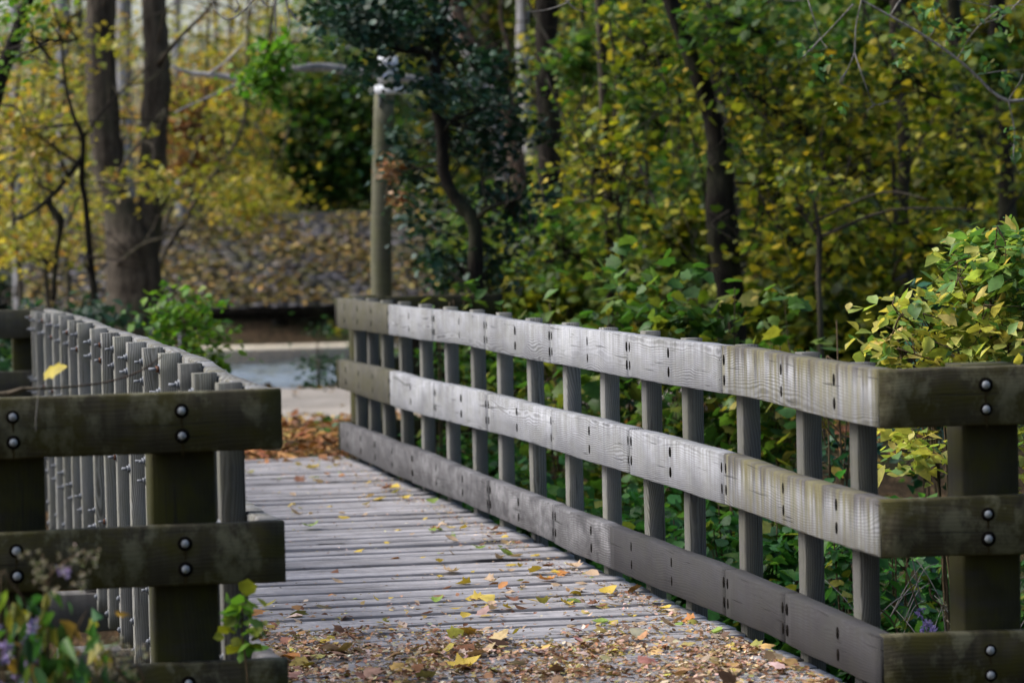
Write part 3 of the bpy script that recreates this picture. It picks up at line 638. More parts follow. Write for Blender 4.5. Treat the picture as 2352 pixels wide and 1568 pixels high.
# ------------------------------------------------------------------ pole with a white sign
pb = P(880, 690, 25.5); pt = P(880, 219, 25.5)
pole = thing('wooden_pole', 'round wooden pole with a small white sign on top, half hidden by dark leaves', 'pole', (pb[0], pb[1], 0))
a = Acc(); cx_, cy_ = pb[0], pb[1]; tube(a, [(cx_-0.0, cy_, -0.2), (cx_-0.01, cy_, 1.2), (pt[0], cy_, pt[2])], [0.084, 0.082, 0.079], n=20, sub=6, wob=0.0, wood_attr=True); a.build('post', M['pole'], pole, smooth=True)
t = NT('white_painted_board'); tc = t.n('ShaderNodeTexCoord').outputs['Object']
M['white'] = t.bsdf(t.ramp(t.noise(tc, 12, 4), [(0.3, (0.68, 0.70, 0.74)), (0.6, (0.82, 0.83, 0.86))]), 0.5)
t = NT('blue_lettering_paint'); M['blue'] = t.bsdf((0.16, 0.22, 0.42), 0.5)
def boxacc(a, c, s, rz=0.0, bev=0.0):
    c = np.asarray(c, float); s = np.asarray(s, float)/2
    V = np.array([(x, y_, z) for z in (-1, 1) for y_ in (-1, 1) for x in (-1, 1)], float)*s
    ca, sa = math.cos(rz), math.sin(rz); V = V@np.array([[ca, sa, 0], [-sa, ca, 0], [0, 0, 1]])+c
    a.add(V, [(4, [(0, 2, 3, 1), (4, 5, 7, 6), (0, 1, 5, 4), (2, 6, 7, 3), (0, 4, 6, 2), (1, 3, 7, 5)])])
sz = 25.5/FP
for (px0, px1, py0, py1) in ((858, 946, 196, 217), (866, 912, 130, 192)):
    c = P((px0+px1)/2, (py0+py1)/2, 25.4); a = Acc(); boxacc(a, (c[0], cy_-0.1, c[2]), ((px1-px0)*sz, 0.022, (py1-py0)*sz), -0.1)
    sg = a.build('sign_board', M['white'], pole)
    if py1 < 200:
        a = Acc()
        for q in (0.25, 0.5, 0.72): boxacc(a, (c[0]+0.0, cy_-0.1-0.0125, c[2]+(q-0.5)*0.2), (0.11, 0.003, 0.012), -0.1)
        a.build('lettering', M['blue'], sg)
a = Acc(); tube(a, [(cx_, cy_-0.075, pt[2]-0.1), (cx_, cy_-0.075, pt[2]+0.28)], [0.012, 0.012], n=8, sub=1, wob=0); a.build('bracket', M['zinc'], pole)

# ------------------------------------------------------------------ shelter roof by the water
rz_ = -0.02
eL, eR = P(60, 706, 39.5), P(1180, 688, 39.5); rL, rR = P(60, 515, 44.5), P(1180, 490, 44.5)
zE = 0.585; zR = 1.66
eL[2] = eR[2] = zE; rL[2] = rR[2] = zR
shel = thing('waterside_shelter', 'low shelter by the pond with a mossy shingle roof strewn with yellow leaves', 'shelter', ((eL[0]+eR[0])/2, eL[1], -1.0))
t = NT('mossy_shingles'); tc = t.n('ShaderNodeTexCoord').outputs['Object']
mpp = t.n('ShaderNodeMapping'); mpp.inputs['Scale'].default_value = (1, 1.6, 3.0); t.l(tc, mpp.inputs[0]); wv = t.noise(mpp.outputs[0], 4.5, 6, 0.8); w2 = t.noise(mpp.outputs[0], 2.6, 4, 0.7)
c = t.mix(t.mr(wv, 0.42, 0.6), (0.02, 0.018, 0.02), (0.19, 0.18, 0.20)); c = t.mix(t.mr(w2, 0.5, 0.58, 0, 0.9), c, (0.085, 0.08, 0.02))
M['shingle'] = t.bsdf(c, 0.9, wv, 1.0, 0.03)
a = Acc(); nrow = 22; back = rL-eL; back = back/np.linalg.norm(back)
ex_ = (eR-eL); Lr = np.linalg.norm(ex_); ex_ = ex_/Lr; slope = np.linalg.norm(rL-eL)
nrm = np.cross(ex_, back); nrm = nrm if nrm[2] > 0 else -nrm
for r in range(nrow):
    d0 = slope*r/nrow-0.02; x = -0.1*rng.random()
    while x < Lr:
        w_ = rng.uniform(0.12, 0.26); o0 = eL+ex_*x+back*d0+nrm*(0.03+rng.uniform(0, 0.02)); hh = slope/nrow*1.35
        Vb = [o0, o0+ex_*(w_-0.01), o0+ex_*(w_-0.01)+back*hh-nrm*0.025, o0+back*hh-nrm*0.025]; Vb = np.array(Vb); V = np.concatenate([Vb, Vb-nrm*0.022])
        a.add(V, [(4, [(0, 1, 2, 3), (0, 4, 5, 1), (0, 3, 7, 4), (1, 5, 6, 2)])]); x += w_
a.build('roof', M['shingle'], shel)
bk = back*slope
a = Acc()
Vb = np.array([eL-nrm*.01, eR-nrm*.01, eR+bk-nrm*.01, eL+bk-nrm*.01]); V = np.concatenate([Vb, Vb-nrm*0.06]); a.add(V, [(4, [(0, 1, 2, 3), (4, 7, 6, 5), (0, 4, 5, 1), (1, 5, 6, 2), (2, 6, 7, 3), (3, 7, 4, 0)])])
far = np.array([eL+bk*1.0, eR+bk*1.0]); fe = far+np.array([0, 4.0, -1.0]); Vb = np.array([far[0], far[1], fe[1], fe[0]]); V = np.concatenate([Vb, Vb-np.array([0, 0, .06])]); a.add(V, [(4, [(0, 1, 2, 3), (4, 7, 6, 5), (0, 4, 5, 1), (1, 5, 6, 2), (2, 6, 7, 3), (3, 7, 4, 0)])])
a.build('roof_boarding', M['barkdark'], shel)
one_board('eave_beam', M['barkdark'], shel, [eL+(0, 0.15, -0.05), eR+(0, 0.15, -0.05)], [eL+(0, 0.15, -0.14), eR+(0, 0.15, -0.14)], (0, 1, 0), 0.15)
for px in (460, 650, 885, 1100):
    c = P(px, 700, 39.6); one_board('bracket', M['barkdark'], shel, [(c[0]-0.06, c[1]+0.12, zE-0.14), (c[0]+0.06, c[1]+0.12, zE-0.14)], [(c[0]-0.06, c[1]+0.12, zE-0.22), (c[0]+0.06, c[1]+0.12, zE-0.22)], (0, 1, 0), 0.5)
for px, dy in ((350, 0.2), (350, 4.6), (960, 0.2), (960, 4.6), (100, 0.2), (100, 4.6)):
    c = P(px, 700, 39.6); a = Acc(); tube(a, [(c[0], c[1]+dy, -1.9), (c[0], c[1]+dy, zE-0.1+(1.0 if dy > 1 else 0))], [0.09, 0.09], n=10, sub=1, wob=0.01); a.build('post', M['barkdark'], shel)
# ridge board
one_board('ridge_board', M['beam'], shel, [rL+(0, -0.06, 0.07), rR+(0, -0.06, 0.07)], [rL+(0, -0.06, -0.03), rR+(0, -0.06, -0.03)], (0, 1, 0), 0.12, tint=1.6)
# leaves on roof
a = Acc(); n = 8500; u = rng.random(n); v = rng.random(n)**1.0
pts = eL+ex_*(u*Lr)[:, None]+back*(v*slope)[:, None]+nrm*0.065
mask = np.sin(u*37)*0.3+np.sin(v*9+u*14)*0.4+rng.random(n) > 0.35
pts = pts[mask]
leaves(a, pts, 0.095, [(0.26, 0.17, 0.05), (0.20, 0.19, 0.04), (0.48, 0.30, 0.10), (0.10, 0.07, 0.04), (0.55, 0.42, 0.14), (0.09, 0.09, 0.03), (0.28, 0.25, 0.25)], [4, 5, 2, 3, 2, 3, 2], 'diam', flat=1.5, droop=0)
tag(a.build('roof_leaf_cover', M['litter']), 'yellow and brown leaves lying over the mossy shelter roof', 'fallen leaves', kind='stuff')

# ------------------------------------------------------------------ TREES
def stems_z(st): return P(st[0][0], st[0][1], st[0][2])[2]
def trunk_tree(name, label, cat, stems, bk, ells=None, ncl=0, per=0, sig=0.2, ls=0.08, pal=None, wts=None, tpl='diam', group=None, mat='leaf', tw=0.5, Zb=None, flat=0.4, canopy=None, extra=0):
    """stems: list of polylines [(px,py,Z,width_px)...] (first = trunk, root first)"""
    root = None; acc = Acc(); lines = []
    for si, st in enumerate(stems):
        pts = []; rad = []
        for (px, py, Z, wpx) in st: pts.append(P(px, py, Z)); rad.append(wpx/2*Z/FP)
        pts = np.array(pts); rad = np.array(rad)
        if si == 0:
            g = tz(pts[0][0], pts[0][1]); base = pts[0].copy(); base[2] = g-0.1
            if pts[0][2] > g and not (cat == 'branch' and st[0][1] < 600): pts = np.vstack([base, pts]); rad = np.concatenate([[rad[0]*1.25], rad])
            root = thing(name, label, cat, (base[0], base[1], g if not (cat == 'branch' and st[0][1] < 600) else stems_z(st)), group)
        tube(acc, pts, rad, n=10 if rad.max() > 0.05 else 6, sub=6, wob=0.05); lines.append(sampleline(pts, 16))
    top = lines[0][-1]
    src = np.concatenate(lines)
    if extra:                                  # side limbs
        for k in range(extra):
            s0 = src[rng.integers(3, len(src))]; az = rng.random()*6.28; ln = rng.uniform(0.7, 1.8)
            p1 = s0+np.array([math.cos(az), math.sin(az), rng.uniform(0.1, 0.8)])*ln*0.5; p2 = p1+np.array([math.cos(az), math.sin(az), rng.uniform(-0.3, 0.6)])*ln*0.6
            p1 = p1+rng.normal(0, .12, 3); r = rng.uniform(0.004, 0.012); tube(acc, [s0, p1, p2], [r*1.3, r, r*0.4], n=5, sub=4, wob=0.05); src = np.concatenate([src, sampleline([s0, p1, p2], 6)[2:]])
    if ells is not None:
        pts, cs = clumps(ells, ncl, per, sig); twigs(acc, src, cs, 0.005, frac=tw)
        lf = Acc(); leaves(lf, pts, ls, pal, wts, tpl, flat=flat); 
        if canopy: add_unseen_canopy(lf, acc, top, canopy, pal, wts)
        acc.build('trunk', M[bk], root, smooth=True); lf.build('crown', M[mat], root)
    else:
        if canopy:
            lf = Acc(); add_unseen_canopy(lf, acc, top, canopy, pal or YG, wts); acc.build('trunk', M[bk], root, smooth=True); lf.build('crown', M[mat], root)
        else: acc.build('trunk', M[bk], root, smooth=True)
    return root
def add_unseen_canopy(lf, acc, top, spec, pal, wts):
    """unseen upper crown added above the picture to shade what stands below: trunk goes on up and carries a leafy head"""
    h, r, n = spec; t2 = top+np.array([rng.normal(0, .5), rng.normal(0, .5), h]); rr = 0.09
    tube(acc, [top, (top+t2)/2+rng.normal(0, .2, 3), t2], [rr, rr*0.8, rr*0.3], n=8, sub=4)
    for k in range(7):
        a_ = rng.random()*6.28; s0 = top+(t2-top)*rng.uniform(0.4, 1); tube(acc, [s0, s0+np.array([math.cos(a_)*r*.5, math.sin(a_)*r*.5, .5]), s0+np.array([math.cos(a_)*r*.9, math.sin(a_)*r*.9, .7])], [.05, .03, .01], n=5, sub=3)
    pts, cs = clumps([(t2, (r, r, h*0.45))], int(n/36), 22, 0.35); leaves(lf, pts, 0.26, pal, wts, 'diam', flat=1.0)
def E(px, py, Z, rx, ry_, dz=None):           # ellipsoid around a photographed point
    s = Z/FP; rx *= s; ry_ *= s; return (P(px, py, Z), (rx, dz if dz else min(rx, 1.6), ry_))
# ---- left side
trunk_tree('tree', 'thick dark forked double trunk standing behind the left railing', 'tree',
  [[(310,760,33,150),(309,656,33,131),(300,560,33,122),(268,460,33,66),(250,375,33,72),(238,281,33,76),(230,94,33,72),(234,-40,33,72)],
   [(325,560,33.1,92),(345,470,33.1,62),(350,420,33.1,60),(354,281,33.1,66),(362,190,33.1,66),(358,94,33.1,60),(350,-40,33.1,58)],
   [(360,150,33,14),(410,90,32.6,10),(470,30,32.4,8),(510,-20,32,6)], [(262,420,33,12),(310,340,32.5,9),(380,250,32.2,7)], [(250,620,33,10),(290,590,32.6,8),(330,560,32.5,6),(380,545,32.4,5)]],
  'bark', [E(300,430,31.8,150,45), E(250,90,32,60,60), E(320,300,32,45,35), E(500,420,33,160,45), E(450,250,33.5,90,80)], 58, 15, 0.13, 0.085, OCH, [2,4,4,.6,2], 'oval', tw=0.8, extra=12, canopy=(4, 3.5, 900))
trunk_tree('tree', 'leaning dark trunk cut off by the upper left corner of the picture', 'tree',
  [[(-70,420,25,40),(-20,250,25,38),(10,150,25,34),(45,60,25,32),(75,-40,25,30)], [(0,120,25,6),(80,98,24.5,5),(180,90,24.2,3)], [(-10,240,25,6),(40,250,24.8,5),(60,300,24.6,3)]],
  'barkdark', [E(40,20,24,70,50), E(20,130,24,60,40)], 12, 18, 0.12, 0.07, BRI, None, 'oval', tw=0.9, extra=3)
trunk_tree('tree', 'thin crooked dark sapling with a bent side branch left of the forked trunk', 'sapling',
  [[(216,690,29,18),(212,640,29,17),(206,586,29,16),(197,469,29,14),(188,412,29,14),(190,319,29,13),(169,267,29,10),(150,190,29,8),(140,90,29,6),(120,0,29,5)],
   [(188,361,29,12),(150,415,28.8,11),(108,459,28.6,12),(70,490,28.5,9),(30,505,28.5,7)], [(108,459,28.6,15),(120,480,28.6,18),(138,506,28.6,20),(136,545,28.7,12),(128,600,28.9,12),(122,690,29,13)], [(190,319,29,8),(240,250,29,6),(300,190,29,4)]],
  'barkdark', [E(70,330,29,100,190), E(50,560,29,80,90), E(100,120,30,90,110)], 60, 17, 0.15, 0.085, OCH, [3,4,3,1.4,2], 'oval', tw=0.8, extra=8)
# ochre understorey trees, left
for px, wd, lb in ((150,34,'between the leaning trunk and the forked trunk'),(292,40,'in the gap between the two stems of the forked trunk'),(40,26,'behind the leaves at the left edge'),(415,22,'right of the forked trunk'),):
    trunk_tree('pale_tree', 'blurred pale grey trunk '+lb, 'tree', [[(px+6,690,54,wd*1.2),(px,400,54,wd),(px-8,100,54,wd*.9),(px-6,-80,54,wd*.8)]], 'barkgrey', extra=4, group='pale far trunks at the left')
spotsL = [(40,300,34,170,260,'nearest the left picture edge'), (150,180,40,180,220,'between the leaning trunk and the forked trunk'), (290,240,44,160,260,'behind the forked trunk'), (560,330,41,90,150,'above the mossy roof, left of the green tree'), (470,90,42,170,110,'at the top, right of the forked trunk'), (100,520,36,190,120,'low beside the crooked sapling'), (560,455,38.5,110,45,'hanging low over the roof ridge')]
for (px, py, Z, rx, ryy, wh) in spotsL:
    bx = px if px < 350 else 335
    trunk_tree('autumn_tree', 'slender ochre-leaved tree '+wh, 'tree', [[(bx+10,700,Z,12),((px+bx)/2-10,480,Z,10),(px-6,300,Z,8),(px+8,100,Z,6),(px+10,-60,Z,5)]], 'bark',
      [E(px,py,Z,rx,ryy), E(px+rx*0.6,py-ryy*0.4,Z+1,rx*0.5,ryy*0.5)], 44, 15, 0.19, 0.10, OCH, [3,4,4,1.2,1.5], 'diam', group='slender ochre trees left of the pole', tw=0.5, extra=5)
trunk_tree('green_tree', 'full green tree with dark hollows behind the shelter roof, left of the pole', 'tree', [[(1000,700,47,40),(860,450,47,32),(760,250,47,26),(735,-60,47,20)], [(760,250,47,14),(640,260,46.5,10),(560,250,46,6)]], 'bark',
  [E(700,330,46,190,120), E(760,430,46,120,60), E(600,400,46,110,80), E(690,180,46,130,110), E(820,250,46,80,160)], 270, 38, 0.30, 0.13, GRN+[(0.012, 0.035, 0.02), (0.36, 0.32, 0.07), (0.03, 0.06, 0.04)], [4,4,4,3,1.6,3,2,3], 'diam', tw=0.3, extra=8)
trunk_tree('orange_tree', 'small rusty orange tree seen beyond the shelter, right of the forked trunk', 'tree', [[(440,600,46,12),(438,400,46,10),(440,150,46,6)]], 'bark',
  [E(440,250,46,65,90), E(450,360,46,55,60)], 90, 26, 0.28, 0.12, ORA, None, 'diam', tw=0.3, extra=5)
trunk_tree('bare_branch_tree', 'pale grey horizontal limb reaching left from behind the pole', 'branch',
  [[(1146,215,29.9,26),(1080,200,29.5,24),(960,185,29,22),(870,172,28.6,20),(823,167,28.4,20),(750,156,28.2,20),(694,156,28,19),(650,166,28,17),(600,182,28,17),(560,184,28,18),(502,174,28,13),(430,166,28,10),(395,150,28,7)],
   [(563,184,28,9),(500,215,27.8,6),(440,240,27.6,5),(400,260,27.6,4)], [(480,170,28,7),(520,140,27.9,5),(560,100,27.8,4)]], 'barkgrey')
trunk_tree('hanging_shoot', 'bright green leafy shoot hanging in front of the pale horizontal limb', 'branch',
  [[(640,-60,26,8),(625,40,26,6),(612,120,26,5),(606,200,26,3)]], 'bark', [E(612,175,26,38,60), E(630,110,26,30,40)], 22, 20, 0.10, 0.09, BRI, [4,2,4,1], 'oval', tw=0.9)
# ---- dark leaved tree in the middle
trunk_tree('dark_evergreen', 'small dark evergreen with a black crooked trunk and round blue-green leaves before the pole', 'tree',
  [[(1094,780,23.5,40),(1092,640,23.5,36),(1092,540,23.5,33),(1083,500,23.5,34),(1048,458,23.5,28),(1020,400,23.5,29),(1016,305,23.5,31),(1002,240,23.5,29),(999,160,23.5,27),(975,120,23.4,20),(919,112,23.3,18),(884,92,23.2,16),(866,40,23.2,14),(850,-40,23.2,12)],
   [(999,150,23.5,20),(1006,90,23.6,18),(1027,0,23.6,16),(1040,-60,23.6,14)], [(1092,506,23.5,16),(1120,480,23.4,11),(1153,468,23.4,8),(1200,455,23.3,5)], [(1090,660,23.5,10),(1060,620,23.3,7),(1040,590,23.2,4)], [(919,112,23.3,9),(880,60,23.2,7),(820,20,23,5),(760,-10,23,4)], [(1016,305,23.5,9),(1060,260,23.3,6),(1130,250,23.2,4),(1210,300,23,3)]],
  'barkdark', [E(790,50,22.8,110,65), E(890,70,22.8,80,50), E(975,50,23.6,90,80), E(1000,225,22.9,80,45), E(880,165,23.2,60,40), E(1110,320,23.9,110,90), E(930,330,23.8,55,100), E(1150,470,23.9,90,100), E(1080,620,24,110,70), E(970,500,23.9,60,80), E(1000,600,23.2,50,30), E(850,160,22.9,60,40), E(850,30,23.4,150,60), E(1120,200,24.3,90,80)], 255, 20, 0.09, 0.060, DGR+[(0.04, 0.09, 0.03)], [4,4,3,3,1], 'round', mat='leafdark', tw=0.6, canopy=(3, 2.2, 600))
# dry brown leaves caught in front of pole
trunk_tree('dry_spray', 'spray of curled dry brown leaves hanging in front of the wooden pole', 'branch', [[(1010,380,23.2,5),(960,385,23,4),(915,395,22.9,3)], [(960,480,23,3),(925,455,22.9,3),(880,462,22.9,2)]], 'stem', [E(905,395,22.9,26,28), E(915,455,22.9,30,14), E(880,400,22.9,10,10)], 9, 7, 0.05, 0.075, [(0.36, 0.19, 0.08), (0.50, 0.38, 0.24), (0.26, 0.12, 0.05)], None, 'oval', mat='litter', tw=0.8)
# ---- right-hand woods: named trunks
trunk_tree('tree', 'leaning reddish brown trunk right of the dark evergreen', 'tree', [[(1216,790,30,42),(1212,660,30,40),(1200,469,30,40),(1186,375,30,40),(1167,262,30,42),(1149,197,30,42),(1111,141,30,38),(1070,84,30,30),(1050,23,30,28),(1035,-50,30,26)], [(1150,200,30,14),(1168,120,30,11),(1150,40,30,9),(1155,-40,30,8)]], 'barkred', canopy=(4, 3, 700), extra=6)
trunk_tree('tree', 'pale grey smooth trunk leaning behind the reddish brown one', 'tree', [[(1190,640,43,34),(1160,420,43,36),(1130,262,43,38),(1092,141,43,40),(1050,60,43,40),(1010,-60,43,38)]], 'barkgrey', canopy=(4, 3, 500))
trunk_tree('tree', 'pale grey upright trunk just left of the broad dark trunk', 'tree', [[(1220,640,40,30),(1216,330,40,30),(1205,211,40,30),(1200,100,40,30),(1203,-60,40,28)]], 'barkgrey', canopy=(4, 3, 500))
trunk_tree('tree', 'broad dark upright trunk in the upper middle, flecked with yellow leaves', 'tree', [[(1268,700,28.6,58),(1262,500,28.6,56),(1262,300,28.6,56),(1257,200,28.6,54),(1256,20,28.6,52),(1256,-60,28.6,50)]], 'barkdark', [E(1262,420,33,60,90), E(1300,200,33.5,60,120)], 22, 22, .16, .085, YG, None, 'oval', canopy=(4, 3.4, 800), extra=6)
trunk_tree('tree', 'straight slim grey-brown trunk right of the broad dark trunk', 'tree', [[(1404,720,25.4,22),(1400,609,25.4,22),(1397,422,25.4,22),(1388,281,25.4,21),(1383,141,25.4,20),(1376,0,25.4,20),(1372,-60,25.4,19)], [(1432,640,25.2,9),(1420,480,25.2,9),(1406,350,25.2,8),(1415,200,25.2,7),(1400,40,25.2,6)], [(1398,435,25.4,7),(1360,455,25.2,6),(1320,465,27.6,4)]], 'bark', canopy=(4, 3, 700), extra=6)
trunk_tree('tree', 'very dark swelling trunk wrapped in dead vines, centre right', 'tree', [[(1682,760,24.2,66),(1672,640,24.2,64),(1656,540,24.2,72),(1655,422,24.2,66),(1646,328,24.2,46),(1622,225,24.2,42),(1576,103,24.2,38),(1540,0,24.2,36),(1520,-60,24.2,36)],
   [(1700,640,25.2,8),(1690,500,25,7),(1672,380,25,6),(1680,250,25,5),(1640,100,25,4),(1630,-30,25,4)], [(1630,640,25.2,7),(1622,480,25,6),(1605,360,25,5),(1560,220,25,5),(1530,120,25,4)], [(1712,600,25.3,5),(1735,520,25.2,4),(1745,400,25.2,4),(1730,250,25.2,3)]], 'barkdark', [E(1600,170,24.6,60,90), E(1690,350,24.8,50,60), E(1560,60,24.8,60,60)], 26, 14, .12, .07, GRN, None, 'oval', canopy=(4, 3.6, 900), extra=12, tw=.9)
trunk_tree('tree', 'dim brown trunk seen just behind the vine-wrapped one', 'tree', [[(1700,700,29.5,44),(1670,400,29.5,44),(1640,190,29.5,42),(1636,40,29.5,42),(1634,-60,29.5,40)]], 'bark', canopy=(4, 3, 600))
trunk_tree('tree', 'tall straight grey-brown trunk before yellow foliage at the right', 'tree', [[(2090,790,25,30),(2084,656,25,29),(2073,469,25,29),(2078,375,25,29),(2069,211,25,27),(2055,94,25,27),(2058,20,25,26),(2062,-60,25,25)], [(2060,640,24.8,12),(2056,500,24.8,11),(2050,352,24.8,9),(2040,300,24.8,5)]], 'bark', canopy=(4, 3, 800), extra=6)
trunk_tree('tree', 'dark trunk deep in the foliage near the right edge', 'tree', [[(2230,720,28.5,38),(2222,516,28.5,38),(2222,375,28.5,36),(2204,234,28.5,34),(2194,94,28.5,32),(2190,-60,28.5,30)]], 'barkdark', canopy=(4, 3.2, 800), extra=5)
trunk_tree('tree', 'dark trunk in the top right corner behind hanging leaves', 'tree', [[(2320,720,31,40),(2310,400,31,40),(2298,160,31,38),(2290,50,31,38),(2290,-60,31,36)]], 'barkdark', canopy=(4, 3.2, 800), extra=4)
trunk_tree('tree', 'thin dark stem leaning left above the middle of the right railing', 'sapling', [[(1840,700,29,12),(1830,445,29,11),(1833,366,29,12),(1810,305,29,11),(1790,240,29,10),(1772,188,29,8),(1755,100,29,6)]], 'barkdark', [E(1800,120,29,80,90)], 16, 20, .16, .08, YG, None, 'oval', extra=4)
trunk_tree('tree', 'short thin stem with a forked top beside the teal-leaved shrub', 'sapling', [[(1884,740,23,13),(1880,642,23,13),(1882,560,23,14),(1879,516,23,11),(1866,436,23,7)], [(1881,545,23,8),(1850,500,23,6),(1825,480,23,5)]], 'bark', [E(1850,430,23,60,50)], 10, 16, .12, .07, YG, None, 'oval', extra=3)
for (px, Z, wv_) in ((1300,47,18), (1475,40,30), (1520,52,34), (1740,46,20), (1960,44,22), (2140,50,30), (1345,36,8), (1905,38,9), (1480,31,9), (1990,33,8)):
    k = rng.integers(-30, 30)
    trunk_tree('forest_trunk', {1300:'thin far trunk between the broad dark and the slim grey-brown trunk', 1475:'dim far trunk right of the slim grey-brown trunk', 1520:'far trunk left of the vine-wrapped trunk', 1740:'thin far trunk right of the vine-wrapped trunk', 1960:'far trunk in yellow foliage left of the tall straight trunk', 2140:'far trunk right of the tall straight trunk', 1345:'pencil-thin stem left of the slim grey-brown trunk', 1905:'pencil-thin stem in yellow foliage above the railing', 1480:'pencil-thin stem midway between slim and vine-wrapped trunks', 1990:'pencil-thin stem just left of the tall straight trunk'}[px],
      'tree', [[(px+k*.3,700,Z,wv_),(px+8,450,Z,wv_),(px-5,200,Z,wv_*.9),(px+k,-60,Z,wv_*.8)]], 'bark' if wv_ > 12 else 'barkdark', pal=YG, canopy=(4, 3, 500) if wv_ > 12 else None, extra=4)
# yellow-green young trees filling the wood
spotsR = [(1330,230,33,120,260,YG), (1470,330,36,130,230,YG), (1560,470,30,110,110,GRN), (1440,90,31,90,110,GRN), (1730,250,34,140,250,YG), (1860,330,38,150,240,YG), (1990,260,36,130,270,YG), (2150,330,33,130,230,YG), (2290,260,36,130,280,YG), (1790,520,31,150,130,YG), (1950,560,32,140,110,YG), (2180,560,31,110,110,YG), (2320,480,33,110,120,YG), (1740,90,27,90,90,GRN), (1890,90,30,130,90,GRN), (2240,60,34,140,90,YG), (1300,500,32,90,140,YG), (1470,560,28,110,90,GRN), (1610,250,40,110,250,YG), (2070,480,42,200,200,YG), (1420,350,44,240,300,YG), (1860,200,46,260,240,YG), (2270,330,46,200,280,YG), (1130,550,36,110,120,GRN)]
wh = ['left of the slim grey-brown trunk','right of the slim grey-brown trunk','low and green, left of the vine-wrapped trunk','green, at the top by the slim trunk','upper, right of the vine-wrapped trunk','tall, above the middle of the right railing','left of the tall straight trunk','right of the tall straight trunk','along the right edge','low, right of the vine-wrapped trunk','low, above the teal-leaved shrub','low, right of the tall straight trunk','behind the pale shrub at the right edge','green, high up right of the vine-wrapped trunk','green, at the top centre right','at the top right behind the hanging leaves','low beside the broad dark trunk','green, low right of the slim trunk','behind the vine-wrapped trunk','deep behind the tall straight trunk','deep behind the slim trunk','deepest at the upper centre right','deepest at the right','green, behind the reddish brown trunk']
spotsR = [(a_, b_, max(c_+4.5, 31.5), d_, e_, f_) for a_, b_, c_, d_, e_, f_ in spotsR]
for (px, py, Z, rx, ryy, pal), w_ in zip(spotsR, wh):
    k = rng.integers(-20, 20)
    trunk_tree('young_tree', 'leafy young tree '+w_, 'tree', [[(px+k,760,Z,10),(px+k*.5,560,Z,9),(px,350,Z,8),(px-k,120,Z,6),(px-k,-60,Z,4)]], 'barkdark',
      [E(px,py,Z,rx,ryy), E(px+k*2,py-ryy*.5,Z-1,rx*.6,ryy*.4), E(px-k*2,py+ryy*.4,Z+1,rx*.7,ryy*.4)], 112, 28, 0.18, 0.095 if Z < 38 else 0.12, pal, None, 'maple' if Z < 34 else ('oval' if Z < 38 else 'diam'), group='leafy young trees in the wood at the right', tw=0.8, extra=5)
# far woods: dense backdrop trees
def far_proto(pal, seed, nc):
    global rng
    root = thing('far_tree', 'x', 'tree', (0, 0, 0)); a = Acc(); tube(a, [(0, 0, -.3), (0.1, 0, 3), (0, .1, 7), (0, 0, 11)], [.22, .18, .13, .05], n=7, sub=4)
    for k in range(12):
        z0 = rng.uniform(0.8, 8); az = rng.random()*6.28; l_ = rng.uniform(1.2, 2.6); d = np.array([math.cos(az), math.sin(az), .35])
        tube(a, [(0, 0, z0), d*l_*.5+(0, 0, z0+.1), d*l_+(0, 0, z0)], [.06, .04, .015], n=5, sub=3)
    a.build('trunk', M['bark'], root)
    pts, cs = clumps([((0, 0, 2.2), (2.1, 2.1, 1.9)), ((0, 0, 5.5), (2.6, 2.6, 2.8)), ((0, 0, 8.5), (1.9, 1.9, 2.2))], nc, 34, 0.38)
    l = Acc(); leaves(l, pts, 0.19, pal, None, 'diam'); l.build('crown', M['leaf'], root); return root
protos = [far_proto([(a_*.5, b_*.5, c_*.6) for a_, b_, c_ in YG+GRN[:3]], 1, 150), far_proto(OCH+[(0.30, .26, .24), (0.34, .28, .30), (0.40, .22, .12)], 2, 34), far_proto(GRN+[(0.2, .18, .04)], 3, 150)]  # first palette darkened: deep shade of the far rows is in the leaf colour
used = [False]*3
def place_far(k, px, Z, s, label, group):
    src = protos[k]; p = P(px, 784, Z)
    if not used[k]: o = src; used[k] = True
    else:
        o = src.copy(); COL.objects.link(o)
        for ch in src.children:
            c_ = ch.copy(); COL.objects.link(c_); c_.parent = o
    o.location = (p[0], p[1], tz(p[0], p[1])-0.05); o.rotation_euler = (0, 0, rng.random()*6.28); o.scale = (s, s, s*rng.uniform(.9, 1.15))
    tag(o, label, 'tree', group)
for k in range(3):                             # children of the prototypes sit at the origin: no offset
    for ch in protos[k].children: ch.matrix_parent_inverse = Matrix.Identity(4)
for px in np.linspace(1040, 2560, 17): place_far(0 if rnd.random() < .7 else 2, px+rnd.uniform(-25, 25), rnd.uniform(50, 56), rnd.uniform(.9, 1.1), 'yellow-green tree in the dense far rows of the right-hand wood', 'far rows of the right-hand wood')
for px in np.linspace(1000, 2600, 15): place_far(2 if rnd.random() < .5 else 0, px+rnd.uniform(-25, 25), rnd.uniform(60, 68), rnd.uniform(1.0, 1.2), 'yellow-green tree in the dense far rows of the right-hand wood', 'far rows of the right-hand wood')
for px in np.linspace(-60, 1000, 17): place_far(1 if rnd.random() < .75 else 2, px+rnd.uniform(-20, 20), rnd.uniform(84, 92), rnd.uniform(.5, .66), 'pale ochre tree on the far bank of the pond', 'trees on the far bank of the pond')
for px in np.linspace(-100, 1100, 9): place_far(1 if rnd.random() < .6 else 2, px+rnd.uniform(-20, 20), rnd.uniform(100, 112), rnd.uniform(.75, .95), 'pale ochre tree on the far bank of the pond', 'trees on the far bank of the pond')

